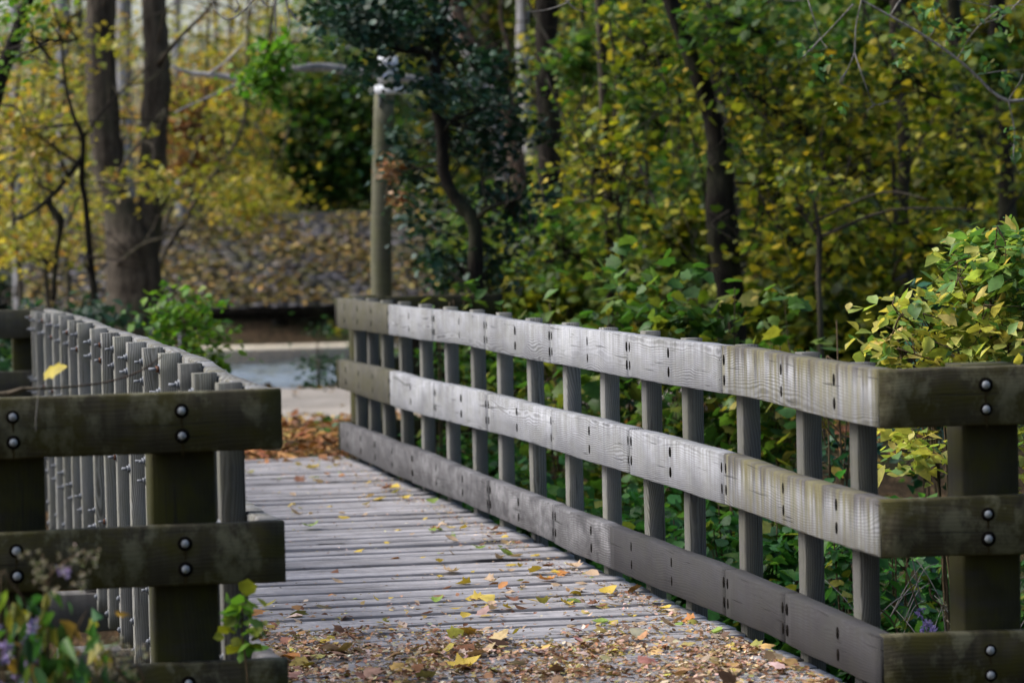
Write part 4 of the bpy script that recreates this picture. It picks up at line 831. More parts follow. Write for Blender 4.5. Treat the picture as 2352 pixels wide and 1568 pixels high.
for (x_, y_, s_2, lb) in ((-8.5,-17,1.5,'left'), (-4.0,-16.5,1.6,'straight'), (0.8,-16,1.5,'centre'), (5.5,-15,1.6,'right'), (9,-11,1.5,'far right'), (3,-20,1.9,'deep')):  # out-of-view trees added to cut sky light on camera-facing timber
    o = protos[2].copy(); COL.objects.link(o)
    for ch in protos[2].children: c_ = ch.copy(); COL.objects.link(c_); c_.parent = o
    o.location = (x_, y_, 0); o.scale = (s_2, s_2, s_2); tag(o, 'unseen green tree added behind the camera to block sky light', 'tree', 'unseen trees added to block sky light')
for (px, py, Z, rx, ryy, pal, lb) in ((1330,150,24,80,70,GRN,'green maple bough hanging left of the slim trunk'), (1480,250,23,60,110,GRN,'green maple bough right of the slim trunk'), (1560,520,22.5,60,60,YG,'yellow-green bough left of the vine-wrapped trunk base'), (1760,420,23,70,90,YG,'yellow bough right of the vine-wrapped trunk'), (1900,120,22,100,60,GRN,'green bough at the top between vine-wrapped and tall straight trunks'), (1960,480,23,90,60,YG,'yellow bough left of the tall straight trunk'), (2180,420,22,80,80,YG,'yellow-green bough right of the tall straight trunk'), (2260,160,22,70,70,GRN,'green bough behind the thorny branch'), (1230,520,24,60,90,GRN,'green bough at the foot of the broad dark trunk')):
    Z = Z+3.2; trunk_tree('leafy_bough', lb, 'branch', [[(px-rx*1.6,py-ryy*1.5-60,Z+1,9),(px-rx*.7,py-ryy*.5,Z+.4,7),(px,py,Z,5),(px+rx*.8,py+ryy*.5,Z,3)]], 'barkdark', [E(px,py,Z,rx,ryy)], 30, 11, .11, .078, pal, None, 'maple', tw=.9)
for k, (px, py, Z, rx, ryy, pal, lb) in enumerate(((1400,420,25,110,120,YG,'fine yellow-green spray across the lower slim trunk'), (1500,120,25,120,90,YG,'fine spray between the slim trunk and the vine-wrapped top'), (1760,240,24,120,140,YG,'fine spray right of the vine-wrapped trunk'), (1930,330,24.5,120,140,YG,'fine spray left of the tall straight trunk'), (2090,180,24,100,110,YG,'fine spray across the upper tall straight trunk'), (2120,560,24,120,80,YG,'fine spray low across the tall straight trunk'), (2240,300,27,110,160,YG,'fine spray across the dark trunk near the right edge'), (1850,560,24,110,80,YG,'fine spray above the teal-leaved shrub'), (1310,580,25,110,80,GRN,'fine green spray low left of the slim trunk'), (1700,60,24,110,70,GRN,'fine green spray at the top right of the vine-wrapped trunk'))):
    trunk_tree('leafy_spray', lb, 'branch', [[(px-rx*1.3,py-ryy-120,Z+1,6),(px-rx*.6,py-ryy*.5,Z+.4,5),(px,py,Z,4),(px+rx*.8,py+ryy*.5,Z,2)]], 'barkdark', [E(px,py,Z,rx*1.35,ryy*1.35)], 50, 8, .17, .070, pal, None, 'maple', tw=.9)
# ------------------------------------------------------------------ SHRUBS AND PLANTS
def shrub(name, label, px, Z, py_top, rx, pal, wts=None, ls=0.07, ncl=60, per=16, sig=0.11, tpl='oval', group=None, stems=6, mat='leaf', cat='shrub', ells=None, x=None, flat=0.4, wstem=0.006, zc=0.62):
    b = P(px, 900, Z); g = tz(b[0], b[1]); top = P(px, py_top, Z)[2]; r = rx*Z/FP; h = top-g
    root = thing(name, label, cat, (b[0], b[1], g), group)
    el = ells or [((b[0], b[1], g+h*zc), (r, min(r, .8), h*(1-zc)*1.0)), ((b[0], b[1], g+h*.35), (r*.9, min(r, .8), h*.35))]
    pts, cs = clumps(el, ncl, per, sig); a = Acc(); ax = []
    for k in range(stems):
        az = rng.random()*6.28; e_ = np.array([b[0]+math.cos(az)*r*.7*rng.random(), b[1]+math.sin(az)*min(r, .8)*.7*rng.random(), g+h*rng.uniform(.6, .95)])
        m_ = np.array([b[0]+math.cos(az)*r*.15, b[1], g+h*.45]); q = [np.array([b[0]+rng.normal(0, .05), b[1]+rng.normal(0, .05), g-.05]), m_, e_]; tube(a, q, [wstem*1.6, wstem*1.2, wstem*.5], n=5, sub=5); ax.append(sampleline(q, 8))
    twigs(a, np.concatenate(ax), cs, 0.0028, frac=0.8)
    a.build('stems', M['stem'], root, smooth=True); l = Acc(); leaves(l, pts, ls, pal, wts, tpl, flat=flat); l.build('foliage', M[mat], root)
    return root
# pale yellow-green shrub at the right (behind the wing rail)
b0_ = P(2230, 800, 13.6); g0 = tz(b0_[0], b0_[1])
shrub('pale_shrub', 'large shrub with pale yellow and green oval leaves rising behind the right end rails', 2230, 13.6, 505, 140, PALE, [3,4,4,1.2,3,3], 0.062, 0, 0, ells=[E(2270,620,13.6,110,95,.35), E(2130,745,13.5,130,85,.35), E(2290,760,13.4,110,90,.35), E(2200,840,13.6,170,60,.35), E(2100,1050,13.4,70,110,.3), E(2250,1000,13.8,150,120,.3)], ncl=200, per=13, sig=0.065, stems=10) if False else None
rp_ = thing('pale_shrub', 'large shrub with pale yellow and green oval leaves rising behind the right end rails', 'shrub', (b0_[0], b0_[1], g0))
a = Acc(); l = Acc(); ax = []
for (tx, ty) in ((2290,520),(2340,600),(2200,600),(2120,720),(2050,700),(2260,700),(2330,760),(2060,800),(2180,800),(2100,950)):
    q = [(b0_[0]+rng.normal(0, .08), b0_[1]+rng.normal(0, .08), g0-.05), P((tx+2230)/2+rng.normal(0, 12), (ty+1100)/2, 13.7), P(tx, ty, 13.5+rng.normal(0, .15))]; tube(a, q, [.010, .006, .002], n=5, sub=7); ax.append(sampleline(q, 14))
els1 = [E(2275,590,13.6,85,75,.35), E(2320,640,13.5,60,100,.35)]
els2 = [E(2060,790,13.5,60,35,.3), E(2130,720,13.5,120,75,.35), E(2280,770,13.4,100,70,.35), E(2190,820,13.6,170,35,.35), E(2110,1040,13.4,60,80,.3), E(2340,1020,13.5,40,120,.3), E(2060,990,13.6,40,40,.3)]
p1, c1 = clumps(els1, 56, 8, .06); leaves(l, p1, .074, PALE, [1,2,6,.3,6,1], 'oval', flat=.5)
p2, c2 = clumps(els2, 105, 8, .06); leaves(l, p2, .074, PALE, [4,5,3,1.2,2.5,5], 'oval', flat=.5)
twigs(a, np.concatenate(ax), np.concatenate([c1, c2]), .0022, frac=.9)
a.build('stems', M['stem'], rp_, smooth=True); l.build('foliage', M['leaf'], rp_)
shrub('teal_shrub', 'shrub with large glossy dark teal leaves left of the pale yellow shrub', 1915, 16.0, 610, 115, [(0.012, 0.06, 0.035), (0.02, 0.09, 0.05), (0.03, 0.12, 0.06), (0.06, 0.15, 0.03), (0.3, 0.22, 0.03)], [4,4,3,1,.5], .085, 46, 8, .07, mat='leafdark', stems=6)
shrub('teal_shrub', 'dark teal-leaved shrub between the tall straight trunk and the pale shrub', 2140, 17.5, 590, 90, [(0.012, 0.06, 0.035), (0.02, 0.08, 0.045), (0.03, 0.10, 0.06)], None, .075, 34, 8, .07, mat='leafdark', stems=5)
und = [(1160,20.5,690,70,GRN,'behind the fifth and sixth balusters from the far end'), (1290,19.5,640,80,GRN,'above the rail below the broad dark trunk'), (1420,19.0,600,90,GRN,'above the rail below the slim trunk'), (1560,18.0,600,90,GRN,'left of the vine-wrapped trunk base'), (1680,18.0,590,80,[*GRN, (0.3,.26,.04)],'at the foot of the vine-wrapped trunk'), (1800,17.5,650,80,[*GRN,(0.3,.26,.04)],'right of the vine-wrapped trunk base'), (1080,22.5,650,60,GRN,'at the foot of the dark evergreen')]
for (px, Z, pyt, rx, pal, w_) in und:
    shrub('woodland_shrub', 'green woodland shrub '+w_, px, Z, pyt, rx*1.15, pal, None, .092, 70, 11, .12, 'maple' if px > 1350 else 'oval', group='green shrubs along the right railing', stems=8)
for px, Z, w_ in ((1180,27,'behind the dark evergreen base'),(1330,27,'between the broad dark and slim trunks'),(1500,26,'between the slim and vine-wrapped trunks'),(1760,27,'right of the vine-wrapped trunk'),(1900,25,'left of the tall straight trunk'),(2010,26.5,'at the foot of the tall straight trunk'),(2150,27,'right of the tall straight trunk'),(2280,26,'behind the pale shrub')):
    shrub('yellow_shrub', 'yellow-green woodland shrub '+w_, px, Z, 540+rnd.uniform(-20,40), 110, YG, [3,3,5,1,4,4], .10, 62, 15, .15, 'maple', group='yellow-green shrubs among the trunks', stems=8)
low = [(1130,18.5), (1210,17.6), (1300,16.8), (1390,16.2), (1480,15.6), (1570,15.0), (1660,14.5), (1750,14.2), (1840,14.0), (1930,13.6), (2040,13.4), (2150,14.3), (2290,14.8), (2370,14.2), (1000,20.5), (1060,19.4)]
ordn = ['fourth','fifth','sixth','seventh','eighth','ninth','tenth','eleventh','twelfth','thirteenth','nearest','middle','second last','very last','third','second']
for (px, Z), on_ in zip(low, ordn):
    lb_ = f'low green leafy plant behind the right railing, {on_} one from its far end' if px < 1935 or px < 1100 else {2040:'low leafy plant just left of the right end post',2150:'low leafy plant partly behind the right end post',2290:'low leafy plant behind the middle rail right of the end post',2370:'low leafy plant cut by the right picture edge'}[px]
    shrub('undergrowth_plant', lb_, px+10, Z+1.1, 1000+(px-1000)*.12, 62, [(0.04,.16,.04),(.06,.22,.05),(.03,.10,.03),(.11,.28,.05),(.28,.30,.05)], [4,4,4,2,.7], .075, 70, 15, .11, 'round' if px < 1900 else 'oval', group='low leafy plants behind the right railing', stems=6, zc=.5)
shrub('seedling', 'young plant with long pale green leaflets leaning over the far part of the right rail', 1010, 20.3, 640, 55, [(0.05,.16,.05),(.08,.22,.07),(.04,.12,.04)], None, .14, 11, 7, .06, 'lance', stems=4)
shrub('bright_bush', 'bright green bush behind the left railing, in front of the water', 430, 23.5, 640, 90, BRI, [4,4,3,1.5], .075, 75, 14, .09, 'oval', stems=8)
shrub('dark_bush', 'dark blue-green bush at the left edge behind the far left rail', 50, 25, 690, 90, DGR+[(.04,.12,.05)], None, .09, 70, 18, .13, 'oval', stems=6)
shrub('dark_bush', 'dark bush at the base of the forked trunk, behind the left railing', 210, 26.5, 680, 90, DGR+[(.04,.12,.05)], None, .09, 75, 18, .13, 'oval', stems=6)
shrub('dark_bush', 'dark green bush with a few yellow leaves seen under the far left rail', 60, 23.2, 790, 80, DGR+[(.05,.13,.03),(.35,.3,.04)], [4,4,3,3,3,1], .085, 60, 16, .11, 'oval', stems=6)
shrub('waterside_bush', 'dark green bush drooping over the water just left of the far right rail end', 735, 34, 735, 40, [(0.02,.06,.02),(.03,.09,.03)], None, .08, 20, 16, .12, 'diam', stems=4)
for px in range(-40, 1001, 80):
    shrub('bank_bush', 'dim grey-green bush along the far bank of the pond', px+rnd.uniform(-20, 20), 77.6+rnd.uniform(0, 1), 650+rnd.uniform(-50, 10), 75, [(0.03,.05,.03),(.055,.07,.05),(.09,.095,.09),(.015,.03,.015)], None, .2, 80, 22, .3, 'diam', group='bushes on the far bank of the pond', stems=3)
# ---- close plant with purple asters, lower left
AST = [(0.36, 0.30, 0.78), (0.44, 0.38, 0.85), (0.28, 0.22, 0.62)]
def aster(name, label, specs, Z, lpts, fl, seeds, llen=.07):
    b = P(specs[0][0][0], specs[0][0][1], Z); root = thing(name, label, 'flowering plant', (b[0], b[1], tz(b[0], b[1])))
    a = Acc()
    for st in specs:
        q = [P(x, y_, Z+dz) for x, y_, dz in st]; g = q[0].copy(); g[2] = tz(g[0], g[1])-.02
        a = Acc(); tube(a, [g]+q, [.004]+[.003]*(len(q)-1)+[.0012], n=5, sub=5, wob=0); a.build('stem', M['stem'], root, smooth=True)
    l = Acc(); C = []
    for (x, y_, n_, sp_) in lpts:
        for _ in range(n_): C.append(P(x+rng.normal(0, sp_), y_+rng.normal(0, sp_), Z+rng.normal(0, .08)))
    leaves(l, C, llen, [(0.04,.14,.03),(.08,.20,.035),(.26,.26,.04),(.025,.08,.025),(.32,.20,.05)], [4,4,2.5,3,1.2], 'lance', flat=-.2, droop=1.6)
    l.build('foliage', M['leaf'], root)
    f = Acc()
    for (x, y_, n_, sp_) in fl:
        for _ in range(n_):
            c = P(x+rng.normal(0, sp_), y_+rng.normal(0, sp_), Z+rng.normal(0, .05))
            f = Acc(); leaves(f, np.repeat(c[None], 14, 0), .019, AST, None, 'lance', flat=0, droop=0); f.build('flower', M['leaf'], root)
    s = Acc()
    for (x, y_, n_, sp_) in seeds:
        for _ in range(n_):
            c = P(x+rng.normal(0, sp_), y_+rng.normal(0, sp_*.8), Z+rng.normal(0, .06)); s = Acc(); leaves(s, np.repeat(c[None], 10, 0)+rng.normal(0, .002, (10, 3)), .011, [(0.30,.26,.20),(.42,.38,.32),(.20,.17,.10),(.22,.25,.12)], None, 'lance', flat=0, droop=0); s.build('seed_head', M['litter'], root)
    return root
aster('aster_plant', 'blurred purple aster plant with drooping green leaves in the lower left corner', [[(90,1540,0),(100,1400,.05),(110,1330,0),(150,1290,0),(200,1262,0)], [(40,1560,0),(60,1450,0),(80,1380,0)], [(150,1560,.1),(170,1460,0),(200,1400,0)], [(10,1560,0),(20,1420,0),(15,1350,0)], [(110,1400,0),(120,1320,0),(95,1270,0)], [(0,1360,0),(30,1345,0),(70,1400,0)]], 8.3,
  [(60,1400,22,36), (110,1420,20,30), (20,1480,20,36), (150,1500,20,36), (90,1520,20,36), (20,1380,6,15)], [(75,1440,4,14), (75,1500,5,16), (20,1500,5,20), (150,1300,2,10), (50,1540,4,22)], [(90,1290,14,22), (190,1280,16,22), (170,1330,10,24), (110,1350,8,18)])
aster('aster_plant', 'dry brown seeding aster in front of the lowest left rail', [[(300,1600,0),(270,1540,0),(250,1480,0)], [(240,1600,0),(220,1540,0),(200,1480,0)], [(310,1600,.05),(330,1560,0),(300,1500,0)], [(200,1600,0),(180,1540,0),(175,1470,0)]], 8.6,
  [(200,1440,12,22), (230,1500,10,24), (180,1520,10,24)], [], [(240,1500,22,26), (290,1500,20,24), (270,1545,18,28), (220,1540,10,24)])
aster('aster_plant', 'small purple aster growing behind the lowest rail at the right end', [[(2130,1470,.2),(2110,1400,.1),(2085,1320,.1),(2072,1270,.1)], [(2140,1470,.2),(2150,1420,.1)]], 11.6, [(2080,1440,8,18), (2130,1450,14,26), (2170,1440,6,15)], [(2112,1410,2,5), (2125,1430,4,9), (2130,1445,4,8)], [(2170,1395,6,12)], .03)
# small plant beside the left near post and the one above the low right rail
def sprig(name, label, Z, stem, lvs, pal, size, tpl='oval', mat='leaf', cat='plant', droop=.7, flat=.2, rad=.003, ground=True):
    q = [P(x, y_, Z) for x, y_ in stem]; b = q[0]; root = thing(name, label, cat, (b[0], b[1], b[2]))
    a = Acc(); tube(a, q, [rad]*(len(q)-1)+[rad*.4], n=6, sub=6, wob=.02); a.build('stem', M['stem'], root, smooth=True)
    l = Acc(); leaves(l, np.array([P(x, y_, Z+dz) for x, y_, dz in lvs]), size, pal, None, tpl, flat=flat, droop=droop); l.build('foliage', M[mat], root); return root
lv = [(558+rng.normal(0, 15), y_+rng.normal(0, 5), rng.normal(0, .03)) for y_ in np.linspace(1370, 1490, 42)]+[(590, 1440, 0), (600, 1428, 0), (530, 1440, 0)]
sprig('young_vine', 'small sunlit green plant growing up beside the left end post at the deck edge', 9.75, [(572,1600), (565,1520), (556,1450), (558,1380), (556,1345)], lv, [(0.10,.24,.03),(.14,.28,.03),(.22,.26,.03)], .052, 'round')
sprig('drooping_sprig', 'sprig with three drooping olive leaves over the lowest right rail', 12.1, [(2070,1470),(2045,1420),(2010,1390),(1985,1368),(1972,1365)], [(1975,1366,0),(1965,1368,.02),(1955,1372,0),(1985,1368,-.02),(2005,1392,0),(2000,1400,0),(1978,1366,.02)], [(0.20,.22,.03),(.16,.20,.04),(.26,.26,.04)], .065)
sprig('dry_weed', 'bare grey weed stalks tangled below the middle rail beside the right end post', 12.0, [(2195,1500),(2180,1450),(2172,1400),(2140,1370),(2133,1330)], [(2172,1412,0),(2176,1420,0),(2168,1405,0),(2180,1430,0)], [(0.42,.38,.26),(.5,.42,.3)], .02, 'lance', 'litter')
# brambles behind right end
br = thing('bramble_tangle', 'tangle of thin bare stems behind the right end rails', 'bramble', tuple(P(2110, 1400, 12.6)))
a = Acc()
for k in range(26):
    x0 = rng.uniform(1990, 2350); y0 = rng.uniform(1330, 1500); ang = rng.uniform(-2.6, -.4); l_ = rng.uniform(60, 190); Z = rng.uniform(12.2, 13.4)
    q = [P(x0, y0+40, Z), P(x0+math.cos(ang)*l_*.5, y0+math.sin(ang)*l_*.5+rng.normal(0, 10), Z), P(x0+math.cos(ang)*l_, y0+math.sin(ang)*l_+rng.normal(0, 10), Z+.1)]; a = Acc(); tube(a, q, [.0028, .002, .001], n=5, sub=5, wob=0); a.build('stem', M['twig'], br)
# yellow leaf on a thin stalk, and the long runner along the left railing
def single_leaf(acc_, base, tip, width, nrm_, col, T=MAPLE):
    base = np.asarray(base); d = np.asarray(tip)-base; L_ = np.linalg.norm(d); d /= L_; nn = np.asarray(nrm_, float); nn -= d*(nn@d); nn /= np.linalg.norm(nn); x = np.cross(d, nn)
    V = base+T[0][:, 0:1]*x*width+T[0][:, 1:2]*d*L_+T[0][:, 2:3]*nn*L_*.9; acc_.add(V, T[1], col=np.tile(col, (len(V), 1)))
yb = thing('yellow_leaf_stalk', 'single bright yellow leaf on a thin pale stalk before the left railing', 'leaf', tuple(P(82, 955, 9.6)))
a = Acc(); tube(a, [P(82, 990, 9.6), P(83, 955, 9.6), P(87, 910, 9.6), P(94, 880, 9.6), P(102, 857, 9.6)], [.0016, .0016, .0014, .0012, .001], n=5, sub=5, wob=0); a.build('stalk', M['twig'], yb)
a = Acc(); single_leaf(a, P(101, 857, 9.6), P(152, 838, 9.55), .062, (0, -1, .9), (0.62, 0.50, 0.03)); a.build('leaf_blade', M['leaf'], yb)
rn = thing('brown_runner', 'thin reddish brown runner arching across the left railing above the end rail', 'vine', tuple(P(30, 910, 9.75)))
a = Acc(); tube(a, [P(-30, 905, 9.7), P(20, 903, 9.7), P(55, 893, 9.7), P(90, 892, 9.7), P(150, 889, 9.75), P(230, 880, 9.8), P(290, 865, 9.85), P(335, 845, 9.9), P(372, 818, 9.95)], [.005, .0085, .007, .0035, .0032, .003, .003, .003, .002], n=8, sub=6, wob=.05)
a.build('stem', M['barkred'], rn, smooth=True)
# overhanging thorny branch, top right
ob = thing('overhanging_branch', 'thin grey thorny branch hanging into the top right corner with green leaves', 'branch', tuple(P(2360, 230, 17.5)))
a = Acc(); Z = 17.5
main = [(2420,240),(2360,230),(2316,232),(2279,211),(2241,173),(2199,136),(2133,89),(2044,37),(1979,0),(1900,-50)]
tube(a, [P(x, y_, Z) for x, y_ in main], [.012, .010, .009, .008, .008, .0075, .007, .006, .005, .004], n=7, sub=5, wob=.08); srcs = [sampleline([P(x, y_, Z) for x, y_ in main], 40)]
side = [[(1979,0),(1966,60),(1962,120),(1944,165),(1930,195)], [(1960,10),(1900,75),(1850,125),(1845,135)], [(1850,-20),(1865,30),(1884,88),(1900,110)], [(1884,88),(1868,110),(1850,128)], [(2241,173),(2290,165),(2345,160)], [(2316,232),(2330,300),(2328,360),(2340,400)], [(2199,136),(2240,70),(2300,20),(2360,10)], [(1962,120),(1990,200),(2010,240),(2060,228)], [(2044,37),(2080,-10),(2150,-30)], [(2300,20),(2250,10),(2200,0)], [(2316,232),(2342,190),(2350,170)], [(2010,240),(1990,255)], [(1944,165),(1930,190),(1965,205)], [(2133,89),(2150,60),(2145,20)], [(2345,0),(2300,40),(2230,60)]]
for sd_ in side:
    q = [P(x, y_, Z+rng.normal(0, .05)) for x, y_ in sd_]; tube(a, q, np.linspace(.0048, .0018, len(q)), n=5, sub=5, wob=.05); srcs.append(sampleline(q, 12))
S = np.concatenate(srcs)
for p_ in S[rng.random(len(S)) < .55]:
    d = rng.normal(0, 1, 3); d /= np.linalg.norm(d); tube(a, [p_, p_+d*rng.uniform(.02, .05)], [.0015, .0004], n=4, sub=1, wob=0)
a.build('twigs', M['twig'], ob)
l = Acc(); cc_ = [(2080,150),(2085,130),(2060,95),(2160,90),(2140,60),(2190,60),(2230,105),(2210,80),(2290,50),(2300,20),(2325,75),(2270,150),(2300,175),(2335,330),(2325,300),(1928,240),(1900,130),(1880,165),(1840,120),(2150,20),(2240,30),(2110,20)]
for (x, y_) in cc_: leaves(l, np.array([P(x+rng.normal(0, 9), y_+rng.normal(0, 9), Z+rng.normal(0, .06)) for _ in range(9)]), .055, [(0.08,.20,.06),(.12,.26,.07),(.30,.30,.06),(.05,.14,.05)], [4,4,1.5,2], 'oval', flat=.2, droop=.6)
l.build('foliage', M['leaf'], ob)
# pale bare twigs hanging at the top left of centre
ot = thing('bare_twigs', 'pale bare twigs hanging from the top edge left of the dark evergreen', 'branch', tuple(P(560, -40, 19)))
a = Acc()
for sd_ in ([(610,-60),(581,0),(556,28),(525,45),(500,30),(487,0),(480,-30)], [(581,0),(600,-10),(640,-30)], [(636,-40),(632,30),(634,60),(632,98)], [(650,-40),(660,20),(664,50),(660,75)], [(600,0),(615,15),(640,10)], [(540,30),(548,14),(536,-10)], [(664,20),(680,45),(690,40)], [(1290,-30),(1310,0),(1260,22),(1210,28)], [(1300,0),(1320,20),(1350,30)], [(1760,-30),(1800,0),(1850,2)]):
    q = [P(x, y_, 19) for x, y_ in sd_]; a = Acc(); tube(a, q, np.linspace(.007, .002, len(q)), n=6, sub=6, wob=.1); a.build('twig', M['twig'], ot)
# fine dead vines hanging through the right wood
vn = thing('hanging_vines', 'web of thin dead vines in front of the vine-wrapped trunk and slim trunk', 'vine', tuple(P(1600, 700, 24)))
a = Acc()
for k in range(46):
    x0 = rng.uniform(1150, 2000); y0 = rng.uniform(60, 520); Z = rng.uniform(22, 25); dx = rng.normal(0, 70); dy = rng.uniform(80, 260)
    q = [P(x0, y0, Z), P(x0+dx*.3+rng.normal(0, 25), y0+dy*.35, Z), P(x0+dx*.6+rng.normal(0, 25), y0+dy*.7, Z), P(x0+dx, y0+dy, Z)]; a = Acc(); tube(a, q, [.0035, .0035, .003, .002], n=5, sub=5, wob=.05); a.build('stem', M['bark'], vn)

# ------------------------------------------------------------------ FALLEN LEAVES
def curl_leaf(T, curl, twist, length=1.0):
    """finer single leaf: subdivide the template's fan into a curled sheet"""
    V = T[0].copy()*length; V[:, 2] = curl*(V[:, 0]**2)*2.2+twist*V[:, 0]*V[:, 1]+curl*.6*(V[:, 1]-.5)**2+.02; return V
protoL = []
def make_fallen(T, curl, twist):
    V = curl_leaf(T, curl, twist); V[:, 1] -= .5
    me = np_mesh('fallen_leaf', V, T[1], smooth=False); me.materials.append(M['fallen']); return me
FT = [make_fallen(MAPLE, .5, .2), make_fallen(OVAL, .9, .3), make_fallen(ROUND, .5, -.3), make_fallen(MAPLE, -.5, .3), make_fallen(OVAL, -.6, .5), make_fallen(LANCE, .8, .2)]
colsF = dict(yellow=(0.60, 0.44, 0.07), orange=(0.52, 0.22, 0.06), brown=(0.22, 0.10, 0.06), tan=(0.52, 0.38, 0.26), green=(0.22, 0.32, 0.06), olive=(0.36, 0.34, 0.08))
first = {}
def fallen(x, y, s, colr, label=None, shape=None, zoff=0.0, tilt=.18, z=None):
    k = shape if shape is not None else rnd.randrange(6)
    if k not in first: o = bpy.data.objects.new('fallen_leaf', FT[k]); first[k] = o
    else: o = first[k].copy()
    COL.objects.link(o); o.scale = (s, s, s); o.rotation_euler = (rnd.gauss(0, tilt), rnd.gauss(0, tilt), rnd.random()*6.28)
    o.location = (x, y, (0.006 if z is None else z)+zoff); c = colsF[colr]; f = rnd.uniform(.8, 1.2); o.color = (c[0]*f, c[1]*f, c[2]*f, 1)
    if label is None:
        sz_ = 'tiny' if s < .045 else ('small' if s < .07 else 'medium'); side_ = 'along the right railing' if x > 1.45 else ('near the middle of the deck' if x > .7 else 'on the left part of the deck'); dd_ = 'close to the leaf litter' if y < 4.2 else ('halfway along the bridge' if y < 7.5 else 'towards the far end')
        label = f'{sz_} {colr} leaf {side_}, {dd_}'
    tag(o, label, 'leaf', 'fallen leaves scattered on the bridge deck'); return o
hero = [(1165,1275,.13,'green','large curled green leaf on the deck near the middle of the right rail',1), (1258,1332,.10,'orange','crumpled orange leaf on the deck below the large green leaf',0), (1290,1310,.09,'orange','orange leaf leaning beside the crumpled orange one',3), (1360,1298,.10,'tan','curled tan leaf under the lowest right rail',0), (1408,1318,.10,'tan','folded tan-yellow leaf right of the curled tan leaf under the lowest right rail',2), (1175,1215,.09,'brown','brown curled leaf pile against the lowest right rail',0), (1160,1222,.09,'orange','orange-brown leaf beside the brown pile at the right rail',3), (1035,1240,.10,'tan','tan folded leaf on the deck left of the brown pile',1), (886,1122,.10,'brown','brown leaf lying in the middle distance of the deck',0), (930,1145,.11,'yellow','yellow leaf cluster on the far part of the deck',2), (722,1075,.12,'yellow','yellow leaf at the far end of the deck',0), (1075,1530,.15,'yellow','large mustard yellow leaf on the leaf litter at the bottom of the picture',0), (735,1475,.11,'yellow','upright curled yellow leaf on the litter beside the left rail',2), (700,1502,.13,'tan','long cream leaf on the litter beside the left rail',5), (668,1510,.10,'orange','orange curled leaf at the foot of the lowest left rail',2), (1855,1512,.13,'yellow','bright yellow leaf against the lowest right rail near the camera',3), (1655,1392,.09,'yellow','yellow leaf halfway along the near right rail',2), (1680,1452,.10,'green','green leaf lying near the lowest right rail',1), (1010,1290,.08,'yellow','yellow leaf by a wide gap in the deck boards',1), (620,1388,.09,'olive','thin olive leaf beside the left rail end',5)]
for px, py, s, c_, lb, sh in hero:
    p = onz(px, py, .012); x = min(p[0], W-.05); fallen(x, p[1], s*.8, c_, lb, sh, .006, .2)
n = 0
while n < 190:
    y = 2.2+9.6*rnd.random()**1.25; x = W-.04-abs(rnd.gauss(0, .42)) if rnd.random() < .75 else rnd.uniform(.03, W-.05)
    if x < .03: continue
    c_ = rnd.choice(['yellow', 'yellow', 'orange', 'brown', 'tan', 'tan', 'tan', 'olive', 'brown', 'green'])
    fallen(x, y, rnd.uniform(.025, .07) if rnd.random() < .85 else rnd.uniform(.07, .095), c_, tilt=.25, zoff=.004); n += 1
def litter(name, label, cnt, fx, size, pal, wts, mat='litter', templ='oval', jz=.012, flat=1.2):
    a = Acc(); pts = fx(cnt); leaves(a, pts, size, pal, wts, templ, flat=flat, droop=0, colvar=.2); return tag(a.build(name, M[mat]), label, 'leaf litter', kind='stuff')
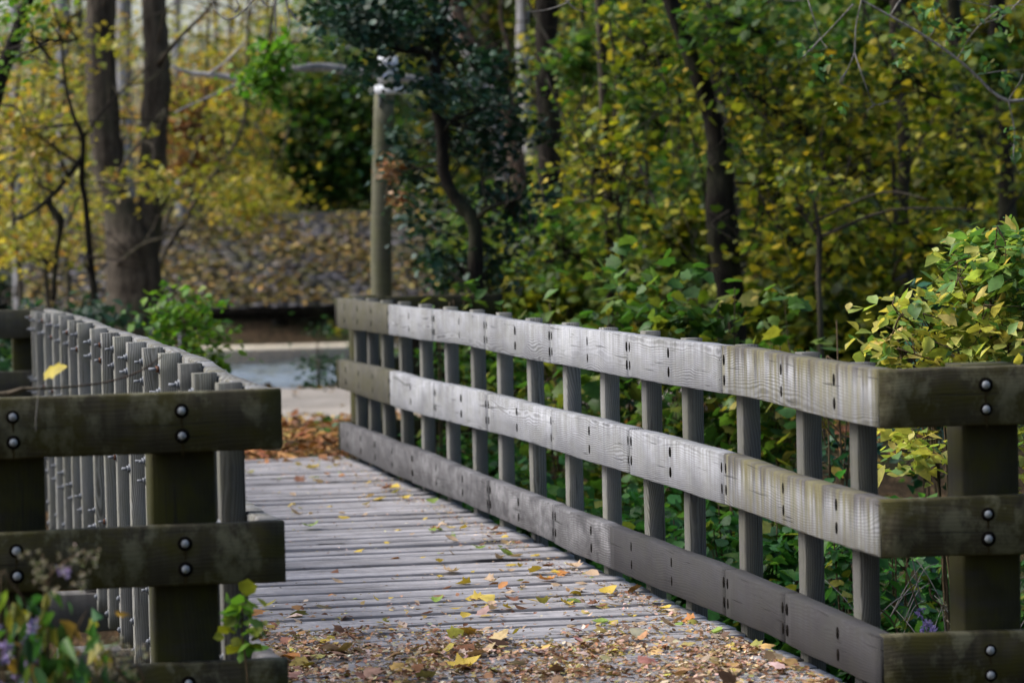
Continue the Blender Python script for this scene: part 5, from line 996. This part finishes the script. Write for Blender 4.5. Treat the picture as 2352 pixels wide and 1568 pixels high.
def near_pts(n, dens=1.0):
    x = rng.uniform(.02, W-.01, n*3); y = rng.uniform(.2, 3.6, n*3)
    edge = 2.75+.15*np.sin(x*3.1)+.12*np.sin(x*9)-.45*(x/W)
    nz = np.sin(x*7+y*3)*np.sin(y*8-x*4)*.5+.5
    pr = np.clip((edge-y)/.9, 0.0, 1)**.8*(.10+.90*nz**1.3)+.018*(y > edge)+.10*(y < edge)*(x < .35)+.16*np.exp(-((W-x)/.10)**2)*(y < 3.6)
    k = rng.random(n*3) < pr; x, y = x[k][:n], y[k][:n]; return np.stack([x, y, .004+rng.random(len(x))*.016], 1)
litter('leaf_litter', 'broken tan and brown leaf litter covering the near end of the deck', 14000, near_pts, .023, LIT, [4,5,3,2,1.5,3,1], templ='oval')
litter('leaf_litter', 'larger fallen leaves mixed in the litter at the near end of the deck', 650, near_pts, .060, LIT+[(0.55,.45,.08)], [4,5,2,3,1,3,2,2], templ='maple', flat=.9)
def crumbs(n):
    x = np.where(rng.random(n) < .5, W-.02-np.abs(rng.normal(0, .1, n)), rng.uniform(.02, W-.01, n)); y = rng.uniform(2, 11.9, n); return np.stack([x, y, np.full(n, .005)], 1)
litter('leaf_crumbs', 'fine leaf crumbs scattered along the deck boards', 2600, crumbs, .017, LIT, None, templ='diam', flat=3)
def far_pts(n):
    x = rng.uniform(-1.5, 6.5, n); y = 11.85+4.9*rng.random(n)**1.1; z = terr(x, y)+rng.random(n)*.03; return np.stack([x, y, z], 1)
litter('leaf_litter', 'rusty orange leaf litter on the ground beyond the far end of the deck', 9000, far_pts, .085, [(0.40,.19,.07),(.30,.12,.05),(.50,.30,.12),(.20,.09,.05),(.42,.32,.08)], [4,3,2,3,1.5], templ='diam')
def floor_pts(n):
    x = rng.uniform(2.3, 22, n); y = rng.uniform(0, 36, n); z = terr(x, y)+.01; return np.stack([x, y, z], 1)
litter('forest_floor_leaves', 'brown and yellow leaves strewn over the woodland floor at the right', 16000, floor_pts, .10, [(0.20,.12,.05),(.12,.07,.035),(.30,.24,.05),(.10,.10,.03)], [4,4,2,2], templ='diam')
def ivy_pts(n):
    x = np.where(rng.random(n) < .5, rng.uniform(2.1, 9, n), rng.uniform(-3.5, -.2, n)); y = rng.uniform(.6, 15, n); z = terr(x, y)+rng.random(n)*.12; return np.stack([x, y, z], 1)
a = Acc(); leaves(a, ivy_pts(15000), .07, GRN[:4]+[(0.015,.04,.015)], None, 'round', flat=.8); tag(a.build('ground_cover', M['leaf']), 'dark green ivy-like ground cover in the gully beside the bridge', 'ground cover', kind='stuff')
